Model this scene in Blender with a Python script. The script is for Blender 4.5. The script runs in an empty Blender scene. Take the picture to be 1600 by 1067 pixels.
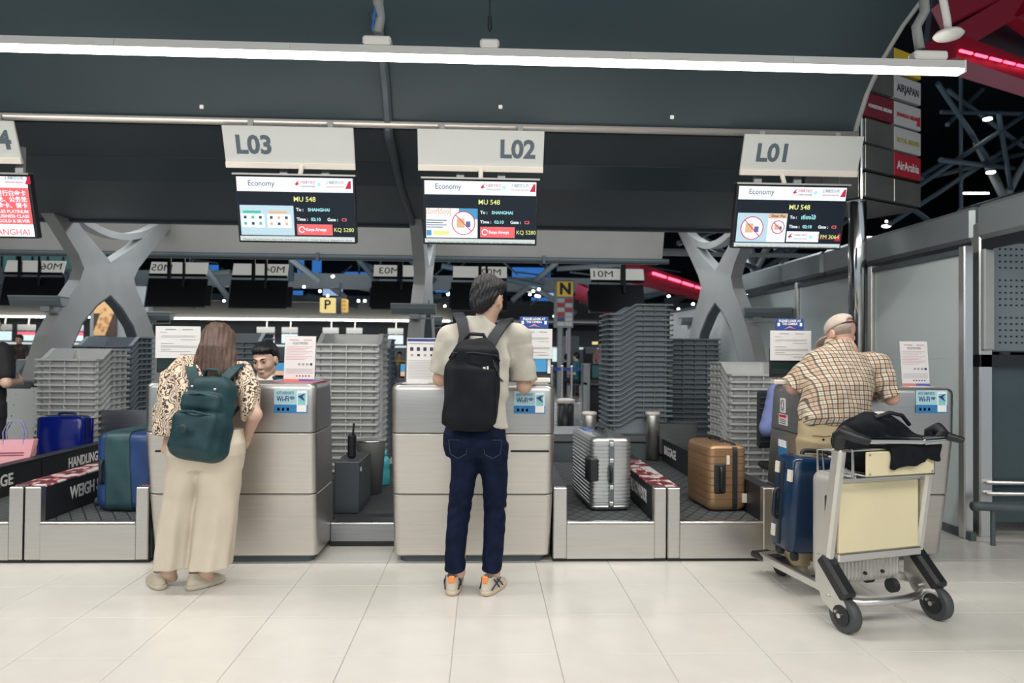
import bpy, bmesh, math, random
import numpy as np
from mathutils import Matrix, Vector
random.seed(7); np.random.seed(7)
SC = bpy.context.scene
COL = SC.collection
R = math.radians
# ------------------------------------------------------------------ camera
FPX, CAMZ = 1100.0, 1.32
CAMM = Matrix.Rotation(R(-2.29), 4, 'Z') @ Matrix.Rotation(R(90.83), 4, 'X') @ Matrix.Rotation(R(0.52), 4, 'Z')
cd = bpy.data.cameras.new('camera'); cam = bpy.data.objects.new('camera', cd); COL.objects.link(cam)
cam.matrix_world = Matrix.Translation((0, 0, CAMZ)) @ CAMM
cd.sensor_width = 36; cd.lens = FPX / 1600 * 36; cd.clip_end = 200; cd.clip_start = 0.05
cd.dof.use_dof = True; cd.dof.focus_distance = 4.1; cd.dof.aperture_fstop = 2.4
SC.camera = cam
SC.cycles.max_bounces = 6; SC.cycles.diffuse_bounces = 3; SC.cycles.glossy_bounces = 3; SC.cycles.transmission_bounces = 4; SC.cycles.transparent_max_bounces = 6
# ------------------------------------------------------------------ world, exposure
w = bpy.data.worlds.new('world'); SC.world = w; w.use_nodes = True
w.node_tree.nodes['Background'].inputs[0].default_value = (0.62, 0.72, 0.80, 1)
w.node_tree.nodes['Background'].inputs[1].default_value = 0.55
SC.view_settings.view_transform = 'Standard'; SC.view_settings.look = 'None'
SC.view_settings.exposure = 0.35; SC.view_settings.gamma = 1.0; SC.view_settings.use_curve_mapping = False
# light of the long lamps (counter lamp in view, the same lamps over the concourse behind the camera)
def area(name, loc, sx, sy, power, col=(1, 0.95, 0.88), rot=(0, 0, 0)):
    l = bpy.data.lights.new(name, 'AREA'); l.shape = 'RECTANGLE'; l.size = sx; l.size_y = sy
    l.energy = power; l.color = col
    o = bpy.data.objects.new(name, l); COL.objects.link(o); o.location = loc; o.rotation_euler = rot
    return o
COUNTER_LAMP = (4.0, 3.0)          # depth, height of the long counter lamp
area('counter_lamp_light', (-1.4, 4.0, 2.968), 8.2, 0.05, 95)
area('counter_lamp_side_light', (-1.4, 4.045, 2.985), 8.2, 0.03, 26, (1, 0.95, 0.88), (R(112), 0, 0))
area('concourse_lamp_light', (0, -0.6, 4.3), 12, 0.5, 330, (1, 0.95, 0.88))
area('concourse_lamp_light', (0, -5.5, 4.3), 12, 0.5, 330, (1, 0.95, 0.88))
area('behind_counter_light', (-2, 9.3, 3.7), 12, 0.6, 170, (0.92, 0.96, 1))
area('middle_row_lamp_light', (-3, 16.5, 3.6), 22, 0.3, 420, (0.95, 0.97, 1))
area('added_truss_fill', (-4, 25, 3.3), 26, 0.6, 2000, (0.72, 0.86, 1), (R(180), 0, 0))  # added fill pointing up to brighten the roof trusses, no real fixture
area('added_truss_fill', (15, 17, 3.0), 8, 0.6, 130, (0.72, 0.86, 1), (R(180), 0, 0))  # second added fill, brightens the trusses at right
area('far_row_lamp_light', (-6, 40.5, 3.3), 40, 0.3, 300, (0.95, 0.97, 1))

def ray(px, py):
    return CAMM.to_3x3() @ Vector(((px - 800) / FPX, (533.5 - py) / FPX, -1))
def at(px, py, Y):                 # point on the plane at depth Y
    d = ray(px, py); return Vector((0, 0, CAMZ)) + d * (Y / d.y)
def onz(px, py, z=0.0):            # point on the level z
    d = ray(px, py); return Vector((0, 0, CAMZ)) + d * ((z - CAMZ) / d.z)
# ------------------------------------------------------------------ materials
MATS = {}
def mat(name, col, rough=0.5, metal=0.0, var=0.0, scale=20.0, bump=0.0, bscale=None, emit=0.0, ecol=None,
        stretch=None, trans=0.0, spec=None, sheen=0.0, coat=0.0, alpha=1.0):
    if name in MATS: return MATS[name]
    m = bpy.data.materials.new(name); m.use_nodes = True; MATS[name] = m
    nt = m.node_tree; b = nt.nodes['Principled BSDF']; c4 = (*col, 1)
    b.inputs['Base Color'].default_value = c4; b.inputs['Roughness'].default_value = rough
    b.inputs['Metallic'].default_value = metal
    if spec is not None: b.inputs['Specular IOR Level'].default_value = spec
    if trans: b.inputs['Transmission Weight'].default_value = trans
    if sheen: b.inputs['Sheen Weight'].default_value = sheen
    if coat: b.inputs['Coat Weight'].default_value = coat
    if alpha < 1: b.inputs['Alpha'].default_value = alpha
    if emit:
        b.inputs['Emission Color'].default_value = (*(ecol or col), 1); b.inputs['Emission Strength'].default_value = emit
        m.cycles.emission_sampling = 'NONE'
    if var or bump:
        tc = nt.nodes.new('ShaderNodeTexCoord'); mp = nt.nodes.new('ShaderNodeMapping')
        nt.links.new(tc.outputs['Object'], mp.inputs[0])
        if stretch: mp.inputs['Scale'].default_value = stretch
        n = nt.nodes.new('ShaderNodeTexNoise'); n.inputs['Scale'].default_value = scale; n.inputs['Detail'].default_value = 5
        nt.links.new(mp.outputs[0], n.inputs[0])
        if var:
            r = nt.nodes.new('ShaderNodeValToRGB'); nt.links.new(n.outputs[0], r.inputs[0])
            r.color_ramp.elements[0].position = 0.3; r.color_ramp.elements[1].position = 0.7
            r.color_ramp.elements[0].color = (*[max(0, c * (1 - var)) for c in col], 1)
            r.color_ramp.elements[1].color = (*[min(1, c * (1 + var)) for c in col], 1)
            nt.links.new(r.outputs[0], b.inputs['Base Color'])
        if bump:
            n2 = n
            if bscale:
                n2 = nt.nodes.new('ShaderNodeTexNoise'); n2.inputs['Scale'].default_value = bscale; nt.links.new(mp.outputs[0], n2.inputs[0])
            bp = nt.nodes.new('ShaderNodeBump'); bp.inputs['Strength'].default_value = bump; bp.inputs['Distance'].default_value = 0.01
            nt.links.new(n2.outputs[0], bp.inputs['Height']); nt.links.new(bp.outputs[0], b.inputs['Normal'])
    return m
class G:                            # tiny node-graph helper
    def __init__(s, m): s.nt = m.node_tree; s.b = s.nt.nodes['Principled BSDF']
    def n(s, t, **k):
        x = s.nt.nodes.new('ShaderNode' + t)
        for a, v in k.items(): setattr(x, a, v)
        return x
    def l(s, a, b): s.nt.links.new(a, b)
    def math(s, op, a, b=None):
        x = s.n('Math', operation=op)
        for i, v in enumerate((a, b)):
            if v is None: continue
            if isinstance(v, (int, float)): x.inputs[i].default_value = v
            else: s.l(v, x.inputs[i])
        return x.outputs[0]
    def mix(s, f, a, b):
        x = s.n('Mix', data_type='RGBA')
        for i, v in ((0, f), (6, a), (7, b)):
            if isinstance(v, (int, float)): x.inputs[i].default_value = v
            elif isinstance(v, tuple): x.inputs[i].default_value = (*v, 1)
            else: s.l(v, x.inputs[i])
        return x.outputs[2]
# ------------------------------------------------------------------ objects
WM = {}
def world(o): return WM.get(o.name, Matrix.Identity(4))
def tag(o, label=None, cat=None, group=None, kind=None):
    if label: o['label'] = label
    if cat: o['category'] = cat
    if group: o['group'] = group
    if kind: o['kind'] = kind
    return o
def thing(name, label, cat, loc=(0, 0, 0), rotz=0.0, group=None):
    o = bpy.data.objects.new(name, None); COL.objects.link(o); o.empty_display_size = 0.1
    o.location = loc; o.rotation_euler = (0, 0, rotz)
    WM[o.name] = Matrix.Translation(loc) @ Matrix.Rotation(rotz, 4, 'Z')
    return tag(o, label, cat, group)
def link(name, me, m, parent=None, local=False, smooth=False, recenter=True):
    if m is not None: me.materials.clear(); me.materials.append(m)
    if smooth: me.shade_smooth()
    o = bpy.data.objects.new(name, me); COL.objects.link(o)
    if parent is not None:
        o.parent = parent
        if not local: me.transform(world(parent).inverted())
        WM[o.name] = world(parent).copy()
    else:
        if recenter and len(me.vertices):
            co = np.empty(len(me.vertices) * 3, np.float32); me.vertices.foreach_get('co', co); co = co.reshape(-1, 3)
            lo, hi = co.min(0), co.max(0); c = Vector(((lo[0] + hi[0]) / 2, (lo[1] + hi[1]) / 2, lo[2]))
            me.transform(Matrix.Translation(-c)); o.location = c
        WM[o.name] = Matrix.Translation(o.location)
    return o
def dup(root, loc, rotz=0.0, label=None, group=None, tilt=None):
    r = root.copy(); COL.objects.link(r); r.location = loc; r.rotation_euler = (0, 0, rotz)
    if label: r['label'] = label
    if group: r['group'] = group
    WM[r.name] = Matrix.Translation(loc) @ Matrix.Rotation(rotz, 4, 'Z')
    for ch in list(root.children):
        c = ch.copy(); COL.objects.link(c); c.parent = r
        for g in list(ch.children):
            d = g.copy(); COL.objects.link(d); d.parent = c
    return r
class MB:
    def __init__(s, M=None): s.v = []; s.f = []; s.M = M
    def add(s, vs, fs):
        n = len(s.v); M = s.M
        s.v += [tuple(M @ Vector(p)) for p in vs] if M is not None else [tuple(p) for p in vs]
        s.f += [tuple(i + n for i in f) for f in fs]; return s
    def box(s, c, d, rot=None, bev=0.0):
        hx, hy, hz = d[0] / 2, d[1] / 2, d[2] / 2; c = Vector(c)
        if bev > 0:
            bev = min(bev, hx * .95, hy * .95, hz * .95)
            vs = []; key = {}
            for sx in (-1, 1):
                for sy in (-1, 1):
                    for sz in (-1, 1):
                        for ax in range(3):
                            p = [sx * (hx - bev), sy * (hy - bev), sz * (hz - bev)]
                            p[ax] = (sx * hx, sy * hy, sz * hz)[ax]
                            key[(sx, sy, sz, ax)] = len(vs); vs.append(Vector(p))
            fs = []
            S = (-1, 1)
            for ax in range(3):
                a, b = [i for i in range(3) if i != ax]
                for sg in S:
                    q = []
                    for (u, v) in ((-1, -1), (1, -1), (1, 1), (-1, 1)):
                        t = [0, 0, 0]; t[ax] = sg; t[a] = u; t[b] = v; q.append(key[(*t, ax)])
                    fs.append(q)
                for u in S:          # edges along ax
                    for v in S:
                        q = []
                        for sg, which in ((-1, a), (1, a), (1, b), (-1, b)):
                            t = [0, 0, 0]; t[ax] = sg; t[a] = u; t[b] = v; q.append(key[(*t, which)])
                        fs.append(q)
            for sx in S:
                for sy in S:
                    for sz in S: fs.append([key[(sx, sy, sz, k)] for k in range(3)])
        else:
            vs = [Vector((x, y, z)) for x in (-hx, hx) for y in (-hy, hy) for z in (-hz, hz)]
            fs = [(0, 1, 3, 2), (4, 6, 7, 5), (0, 4, 5, 1), (2, 3, 7, 6), (0, 2, 6, 4), (1, 5, 7, 3)]
        if rot is not None: vs = [rot @ v for v in vs]
        return s.add([v + c for v in vs], fs)
    def bx(s, x0, x1, y0, y1, z0, z1, bev=0.0):
        return s.box(((x0 + x1) / 2, (y0 + y1) / 2, (z0 + z1) / 2), (abs(x1 - x0), abs(y1 - y0), abs(z1 - z0)), None, bev)
    def bar(s, a, b, w, h, up=(0, 0, 1), bev=0.0):
        a, b = Vector(a), Vector(b); d = b - a; L = d.length; y = d.normalized(); u = Vector(up)
        x = y.cross(u)
        if x.length < 1e-4: x = y.cross(Vector((1, 0, 0)))
        x.normalize(); z = x.cross(y)
        rot = Matrix((x, y, z)).transposed()
        return s.box((a + b) / 2, (w, L, h), rot, bev)
    def tube(s, pts, r, n=10, cap=True, closed=False):
        pts = [Vector(p) for p in pts]; N = len(pts); rr = r if hasattr(r, '__len__') else [r] * N
        rings = []; up = None
        for i, p in enumerate(pts):
            if closed: t = (pts[(i + 1) % N] - pts[i - 1])
            else: t = pts[min(i + 1, N - 1)] - pts[max(i - 1, 0)]
            t.normalize()
            if up is None:
                up = t.cross(Vector((0, 0, 1)))
                if up.length < .1: up = t.cross(Vector((1, 0, 0)))
            up = (up - t * up.dot(t)).normalized(); w_ = t.cross(up)
            rings.append([p + (up * math.cos(2 * math.pi * k / n) + w_ * math.sin(2 * math.pi * k / n)) * rr[i] for k in range(n)])
        return s.loft(rings, cap, closed)
    def loft(s, rings, cap=True, closed=False):
        n = len(rings[0]); vs = [p for r_ in rings for p in r_]; fs = []
        m = len(rings)
        for i in range(m if closed else m - 1):
            j = (i + 1) % m
            for k in range(n):
                k2 = (k + 1) % n; fs.append((i * n + k, i * n + k2, j * n + k2, j * n + k))
        if cap and not closed: fs.append(tuple(range(n))[::-1]); fs.append(tuple((m - 1) * n + k for k in range(n)))
        return s.add(vs, fs)
    def cyl(s, a, b, r, n=14, r2=None): return s.tube([a, b], [r, r if r2 is None else r2], n)
    def lathe(s, c, prof, n=18, axis='z'):
        rings = []
        for r_, h in prof:
            ring = []
            for k in range(n):
                a = 2 * math.pi * k / n; u, v = r_ * math.cos(a), r_ * math.sin(a)
                ring.append(Vector(c) + Vector({'z': (u, v, h), 'x': (h, u, v), 'y': (v, h, u)}[axis]))
            rings.append(ring)
        return s.loft(rings)
    def prism(s, poly, d, at_=(0, 0, 0), ex=(1, 0, 0), ey=(0, 0, 1)):   # outline in (ex,ey), depth along ex x ey
        ex, ey, o = Vector(ex), Vector(ey), Vector(at_); nz = ex.cross(ey).normalized()
        n = len(poly); A = [o + ex * p[0] + ey * p[1] for p in poly]; B = [p + nz * d for p in A]
        bm = bmesh.new(); va = [bm.verts.new(p) for p in A]; f = bm.faces.new(va)
        bm.normal_update(); bmesh.ops.triangulate(bm, faces=[f]); bm.verts.index_update()
        T = [tuple(v.index for v in t.verts) for t in bm.faces]; bm.free()
        fs = [t[::-1] for t in T] + [tuple(i + n for i in t) for t in T]
        fs += [(i, (i + 1) % n, (i + 1) % n + n, i + n) for i in range(n)]
        return s.add(A + B, fs)
    def ribbon(s, pts, wdir, w, t):     # flat strap along pts
        rings = []; pts = [Vector(p) for p in pts]; N = len(pts)
        for i, p in enumerate(pts):
            tan = (pts[min(i + 1, N - 1)] - pts[max(i - 1, 0)]).normalized()
            wd = Vector(wdir[i] if isinstance(wdir, list) else wdir); wd = (wd - tan * wd.dot(tan)).normalized()
            nn = tan.cross(wd); ww = w[i] if hasattr(w, '__len__') else w
            rings.append([p + wd * ww / 2 + nn * t / 2, p - wd * ww / 2 + nn * t / 2, p - wd * ww / 2 - nn * t / 2, p + wd * ww / 2 - nn * t / 2])
        return s.loft(rings)
    def mesh(s, name='mesh'):
        me = bpy.data.meshes.new(name); me.from_pydata(s.v, [], s.f); me.validate()
        bm = bmesh.new(); bm.from_mesh(me); bmesh.ops.recalc_face_normals(bm, faces=bm.faces); bm.to_mesh(me); bm.free()
        return me
    def build(s, name, m, parent=None, smooth=False, local=False):
        return link(name, s.mesh(name), m, parent, local, smooth)
def rrect(hx, hy, r, n=5, cx=0.0, cy=0.0):     # rounded rectangle outline
    o = []
    for (sx, sy, a0) in ((1, 1, 0), (-1, 1, 90), (-1, -1, 180), (1, -1, 270)):
        for k in range(n + 1):
            a = R(a0 + 90 * k / n); o.append((cx + sx * (hx - r) + r * math.cos(a), cy + sy * (hy - r) + r * math.sin(a)))
    return o
def autosmooth(o, ang=40):
    me = o.data; me.shade_smooth()
    try: me.set_sharp_from_angle(angle=R(ang))
    except Exception: pass
    return o
# text as a thin mesh: origin o, axes ex (writing direction), ey (up)
def text(name, s, size, m, parent, o, ex=(1, 0, 0), ey=(0, 0, 1), align='CENTER', bold=0.0, depth=0.0008, width=None, local=False):
    c = bpy.data.curves.new('t', 'FONT'); c.body = s; c.size = size; c.align_x = align; c.align_y = 'CENTER'
    c.offset = bold; c.extrude = depth; c.resolution_u = 3
    t = bpy.data.objects.new('t', c); COL.objects.link(t)
    dg = bpy.context.evaluated_depsgraph_get(); dg.update()
    me = bpy.data.meshes.new_from_object(t.evaluated_get(dg)); bpy.data.objects.remove(t)
    ex, ey, o = Vector(ex).normalized(), Vector(ey).normalized(), Vector(o); nz = ex.cross(ey)
    sx = 1.0
    if width and len(me.vertices):
        xs = [v.co.x for v in me.vertices]; wd = max(xs) - min(xs); sx = width / wd if wd > 0 else 1
    M = Matrix.Translation(o) @ Matrix((ex, ey, nz)).transposed().to_4x4() @ Matrix.Diagonal((sx, 1, 1, 1))
    me.transform(M)
    return link(name, me, m, parent, local)
# ------------------------------------------------------------------ signed-distance modelling for soft shapes
class SD:
    def __init__(s, lo, hi, h):
        s.h = h; s.lo = np.array(lo, np.float32)
        n = np.ceil((np.array(hi) - np.array(lo)) / h).astype(int) + 1
        s.ax = [s.lo[i] + h * np.arange(n[i], dtype=np.float32) for i in range(3)]
        s.D = np.full(n, 0.5, np.float32)
    def _sub(s, lo, hi, mg):
        sl = []
        for i in range(3):
            a = int(np.searchsorted(s.ax[i], lo[i] - mg)); b = int(np.searchsorted(s.ax[i], hi[i] + mg))
            sl.append(slice(a, b))
        sl = tuple(sl)
        return sl, s.ax[0][sl[0]][:, None, None], s.ax[1][sl[1]][None, :, None], s.ax[2][sl[2]][None, None, :]
    def comb(s, sl, d, k, op):
        A = s.D[sl]
        if A.size == 0: return
        d = d.astype(np.float32)
        if op == '+':
            if k > 0:
                hh = np.clip(0.5 + 0.5 * (A - d) / k, 0, 1); s.D[sl] = A * (1 - hh) + d * hh - k * hh * (1 - hh)
            else: s.D[sl] = np.minimum(A, d)
        else:
            if k > 0:
                hh = np.clip(0.5 - 0.5 * (A + d) / k, 0, 1); s.D[sl] = A * (1 - hh) - d * hh + k * hh * (1 - hh)
            else: s.D[sl] = np.maximum(A, -d)
    def cap(s, a, b, ra, rb=None, k=0.02, op='+'):
        rb = ra if rb is None else rb; a, b = np.array(a, float), np.array(b, float); r = max(ra, rb)
        sl, X, Y, Z = s._sub(np.minimum(a, b) - r, np.maximum(a, b) + r, 2 * k + 3 * s.h)
        ab = b - a; L = ab @ ab + 1e-9
        t = np.clip(((X - a[0]) * ab[0] + (Y - a[1]) * ab[1] + (Z - a[2]) * ab[2]) / L, 0, 1)
        d = np.sqrt((X - a[0] - t * ab[0]) ** 2 + (Y - a[1] - t * ab[1]) ** 2 + (Z - a[2] - t * ab[2]) ** 2) - (ra + (rb - ra) * t)
        s.comb(sl, d, k, op)
    def cone(s, a, b, ra, rb, k=0.02, op='+'):      # flat-ended sleeve
        a, b = np.array(a, float), np.array(b, float); r = max(ra, rb)
        sl, X, Y, Z = s._sub(np.minimum(a, b) - r, np.maximum(a, b) + r, 2 * k + 3 * s.h)
        ab = b - a; L = math.sqrt(ab @ ab); u = ab / L
        t = (X - a[0]) * u[0] + (Y - a[1]) * u[1] + (Z - a[2]) * u[2]; tt = np.clip(t, 0, L)
        d = np.sqrt((X - a[0] - t * u[0]) ** 2 + (Y - a[1] - t * u[1]) ** 2 + (Z - a[2] - t * u[2]) ** 2) - (ra + (rb - ra) * tt / L)
        s.comb(sl, np.maximum(d, np.maximum(-t, t - L)), k, op)
    def chain(s, pts, rs, k=0.02, op='+'):
        for i in range(len(pts) - 1): s.cap(pts[i], pts[i + 1], rs[i], rs[i + 1], k, op)
    def ell(s, c, r, k=0.02, rot=None, op='+'):
        c = np.array(c, float); r = np.array(r, float); m = r.max()
        sl, X, Y, Z = s._sub(c - m, c + m, 2 * k + 3 * s.h)
        x, y, z = X - c[0], Y - c[1], Z - c[2]
        if rot is not None:
            I = np.array(rot.to_3x3().transposed()); x, y, z = [I[i][0] * x + I[i][1] * y + I[i][2] * z for i in range(3)]
        q = np.sqrt((x / r[0]) ** 2 + (y / r[1]) ** 2 + (z / r[2]) ** 2); g = np.sqrt((x / r[0] ** 2) ** 2 + (y / r[1] ** 2) ** 2 + (z / r[2] ** 2) ** 2)
        s.comb(sl, q * (q - 1) / np.maximum(g, 1e-6), k, op)
    def box(s, c, hf, rd, k=0.02, rot=None, op='+'):
        c = np.array(c, float); hf = np.array(hf, float); m = np.linalg.norm(hf)
        sl, X, Y, Z = s._sub(c - m, c + m, 2 * k + 3 * s.h)
        x, y, z = X - c[0], Y - c[1], Z - c[2]
        if rot is not None:
            I = np.array(rot.to_3x3().transposed()); x, y, z = [I[i][0] * x + I[i][1] * y + I[i][2] * z for i in range(3)]
        qx, qy, qz = np.abs(x) - hf[0] + rd, np.abs(y) - hf[1] + rd, np.abs(z) - hf[2] + rd
        d = np.sqrt(np.maximum(qx, 0) ** 2 + np.maximum(qy, 0) ** 2 + np.maximum(qz, 0) ** 2) + np.minimum(np.maximum(qx, np.maximum(qy, qz)), 0) - rd
        s.comb(sl, d, k, op)
    def stack(s, secs, k=0.02, p=2.0, op='+', fold=None):    # secs: (z, cx, cy, rx, ry) from low to high
        S = np.array(secs, float); zs = S[:, 0]; rm = S[:, 3:5].max()
        lo = (S[:, 1].min() - rm, S[:, 2].min() - rm, zs[0]); hi = (S[:, 1].max() + rm, S[:, 2].max() + rm, zs[-1])
        sl, X, Y, Z = s._sub(lo, hi, 2 * k + 3 * s.h)
        zz = Z.ravel(); f = [np.interp(zz, zs, S[:, i])[None, None, :] for i in (1, 2, 3, 4)]
        x, y = (X - f[0]) / f[2], (Y - f[1]) / f[3]
        q = (np.abs(x) ** p + np.abs(y) ** p) ** (1 / p)
        rr = np.minimum(f[2], f[3])
        if fold is not None: q = q + fold(np.arctan2(y, x), Z, X, Y) / rr
        d = (q - 1) * rr
        d = np.maximum(d, np.maximum(zs[0] - Z, Z - zs[-1]))
        s.comb(sl, d, k, op)
    def plane_cut(s, o, n):          # removes the side the normal points to
        X, Y, Z = s.ax[0][:, None, None], s.ax[1][None, :, None], s.ax[2][None, None, :]
        s.D = np.maximum(s.D, ((X - o[0]) * n[0] + (Y - o[1]) * n[1] + (Z - o[2]) * n[2]).astype(np.float32))
    def ruffle(s, fn):
        X, Y, Z = s.ax[0][:, None, None], s.ax[1][None, :, None], s.ax[2][None, None, :]
        s.D = (s.D + fn(X, Y, Z)).astype(np.float32)
    def mesh(s, name):
        D = s.D; D[0], D[-1], D[:, 0], D[:, -1], D[:, :, 0], D[:, :, -1] = .1, .1, .1, .1, .1, .1
        n = np.array(D.shape); sg = D < 0
        c = [(i, j, k) for i in (0, 1) for j in (0, 1) for k in (0, 1)]
        cut = lambda A, o: A[o[0]:n[0] - 1 + o[0], o[1]:n[1] - 1 + o[1], o[2]:n[2] - 1 + o[2]]
        cnt = sum(cut(sg, o).astype(np.int8) for o in c); mask = (cnt > 0) & (cnt < 8)
        cells = np.argwhere(mask); idx = np.full(mask.shape, -1, np.int32); idx[mask] = np.arange(len(cells))
        acc = np.zeros((len(cells), 3)); num = np.zeros(len(cells))
        vals = {o: D[cells[:, 0] + o[0], cells[:, 1] + o[1], cells[:, 2] + o[2]] for o in c}
        for a in c:
            for ax in range(3):
                if a[ax]: continue
                b = list(a); b[ax] = 1; b = tuple(b); va, vb = vals[a], vals[b]; m = (va < 0) != (vb < 0)
                t = va[m] / (va[m] - vb[m]); p = np.tile(np.array(a, float), (m.sum(), 1)); p[:, ax] = t; acc[m] += p; num[m] += 1
        V = (cells + acc / num[:, None]) * s.h + s.lo
        F = []
        for ax in range(3):
            u, v = (ax + 1) % 3, (ax + 2) % 3
            A = [slice(None)] * 3; B = [slice(None)] * 3; A[ax] = slice(0, -1); B[ax] = slice(1, None)
            sA, sB = sg[tuple(A)], sg[tuple(B)]; E = np.argwhere(sA != sB)
            E = E[(E[:, u] > 0) & (E[:, v] > 0) & (E[:, u] < n[u] - 1) & (E[:, v] < n[v] - 1)]
            fl = sA[E[:, 0], E[:, 1], E[:, 2]]
            def cid(du, dv):
                q = E.copy(); q[:, u] += du; q[:, v] += dv; return idx[q[:, 0], q[:, 1], q[:, 2]]
            Q = np.stack([cid(-1, -1), cid(0, -1), cid(0, 0), cid(-1, 0)], 1)
            Q[~fl] = Q[~fl][:, ::-1]; F.append(Q)
        F = np.concatenate(F); F = F[(F >= 0).all(1)]
        me = bpy.data.meshes.new(name); me.vertices.add(len(V)); me.vertices.foreach_set('co', V.astype(np.float32).ravel())
        me.loops.add(len(F) * 4); me.loops.foreach_set('vertex_index', F.astype(np.int32).ravel())
        me.polygons.add(len(F)); me.polygons.foreach_set('loop_start', np.arange(0, len(F) * 4, 4, dtype=np.int32))
        me.update(calc_edges=True); me.validate(); me.shade_smooth()
        return me
    def build(s, name, m, parent=None, local=True): return link(name, s.mesh(name), m, parent, local)
# ================================================================== palette
steel = mat('brushed_steel', (0.62, 0.60, 0.57), 0.38, 1.0, 0.04, 3, 0.03, 90, stretch=(1, 1, 30))
steel_d = mat('brushed_steel_dark', (0.36, 0.37, 0.38), 0.34, 1.0, 0.10, 3, 0.05, 90, stretch=(1, 1, 30))
chrome = mat('polished_steel', (0.65, 0.65, 0.65), 0.13, 1.0)
alu = mat('aluminium', (0.72, 0.71, 0.69), 0.33, 1.0)
gpaint = mat('grey_paint', (0.30, 0.32, 0.32), 0.45, 0, 0.06, 4)
gdark = mat('dark_grey_paint', (0.075, 0.095, 0.105), 0.5, 0, 0.08, 6)
black = mat('black_plastic', (0.012, 0.014, 0.017), 0.4)
blackm = mat('black_matte', (0.02, 0.022, 0.026), 0.75, 0, 0.1, 60)
white = mat('white_plastic', (0.78, 0.77, 0.74), 0.45)
paper = mat('paper', (0.66, 0.65, 0.65), 0.7)
signw = mat('sign_face', (0.58, 0.60, 0.58), 0.4)
cream = mat('sign_cream', (0.78, 0.72, 0.64), 0.45)
canopy_m = mat('canopy_mesh', (0.022, 0.040, 0.050), 0.36, 0.0, 0.12, 260, 0.04, 700, spec=0.8)
canopy_2 = mat('canopy_mesh_lit', (0.040, 0.056, 0.066), 0.5, 0.0, 0.10, 300, 0.05, 700)  # lighter copy of the canopy mesh, light on the soffit bands put into colour
colm = mat('column_paint', (0.37, 0.38, 0.37), 0.5, 0, 0.06, 3)
shell = mat('shell_beige', (0.36, 0.345, 0.31), 0.6, 0, 0.05, 2)
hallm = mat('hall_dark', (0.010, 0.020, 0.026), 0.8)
trussm = mat('truss_paint', (0.085, 0.12, 0.14), 0.55)
trussl = mat('truss_paint_light', (0.34, 0.36, 0.36), 0.55)
lampw = mat('lamp_white', (1, 0.98, 0.94), 0.4, emit=9, ecol=(1, 0.97, 0.92))
lamps = mat('lamp_spot', (1, 1, 1), 0.4, emit=14, ecol=(0.95, 0.98, 1))
redl = mat('lamp_red', (1, 0.1, 0.14), 0.4, emit=5, ecol=(1, 0.05, 0.10))
redm = mat('red_lit_panel', (0.14, 0.010, 0.028), 0.5, emit=0.045, ecol=(1, 0.03, 0.08))
bluel = mat('blue_lit_window', (0.02, 0.10, 0.3), 0.4, emit=0.55, ecol=(0.04, 0.20, 0.62))
bluepale = mat('pale_blue_lit_window', (0.3, 0.4, 0.6), 0.4, emit=0.7, ecol=(0.35, 0.48, 0.80))
# ================================================================== floor
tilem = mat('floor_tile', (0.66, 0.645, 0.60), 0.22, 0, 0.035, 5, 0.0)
def floor_far():
    m = mat('floor_grout', (0.42, 0.41, 0.385), 0.4); return m
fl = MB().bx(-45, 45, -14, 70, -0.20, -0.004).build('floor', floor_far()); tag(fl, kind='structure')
T = 0.46; X0, Y0 = -0.125, 3.085
tm = MB().box((0, 0, -0.006), (T - 0.0028, T - 0.0028, 0.012), None, 0.0015).mesh('floor_tile'); tm.materials.append(tilem)
for i in range(-10, 11):
    for j in range(-4, 17):
        x, y = X0 + (i + .5) * T, Y0 + (j + .5) * T
        if y > 4.95 and x < 1.9: continue
        o = bpy.data.objects.new('floor_tile', tm); COL.objects.link(o); o.parent = fl
        o.location = (x - fl.location.x, y - fl.location.y, 0.0 - fl.location.z + random.uniform(-.0006, 0))
# farther floor: tiles too small to tell apart, one joined part
ft = MB()
ft.bx(-45, 45, 10.6, 70, -0.01, 0); ft.bx(-45, X0 - 10 * T, -14, 10.6, -0.01, 0); ft.bx(X0 + 11 * T, 45, -14, 10.6, -0.01, 0)
ft.bx(X0 - 10 * T, X0 + 11 * T, -14, Y0 - 4 * T, -0.01, 0); ft.bx(X0 - 10 * T, 1.9, 5.2, 10.6, -0.01, 0)
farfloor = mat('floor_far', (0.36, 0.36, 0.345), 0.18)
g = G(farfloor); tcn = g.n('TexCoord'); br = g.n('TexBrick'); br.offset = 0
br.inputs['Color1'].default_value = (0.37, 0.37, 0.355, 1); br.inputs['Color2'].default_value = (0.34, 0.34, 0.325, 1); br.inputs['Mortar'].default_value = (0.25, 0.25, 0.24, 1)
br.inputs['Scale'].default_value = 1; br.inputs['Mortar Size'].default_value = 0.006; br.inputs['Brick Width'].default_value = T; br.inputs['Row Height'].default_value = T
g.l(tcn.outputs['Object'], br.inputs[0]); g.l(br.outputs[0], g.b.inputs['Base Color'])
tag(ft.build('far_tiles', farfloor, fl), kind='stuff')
# raised staff platform
carpet = mat('staff_carpet', (0.045, 0.05, 0.055), 0.9, 0, 0.25, 90, 0.25, 300)
pf = MB().bx(-2.05, 0.44, 4.97, 7.35, 0.0, 0.148).build('platform', carpet)
tag(pf, 'low dark carpeted staff platform between the two steel desks', 'platform')
MB().bx(-1.02, -0.53, 4.795, 4.97, 0.03, 0.158, 0.006).build('front_edge', steel_d, pf)
MB().bx(-1.02, -0.53, 4.80, 4.97, 0.0, 0.03).build('toe_recess', black, pf)
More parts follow.
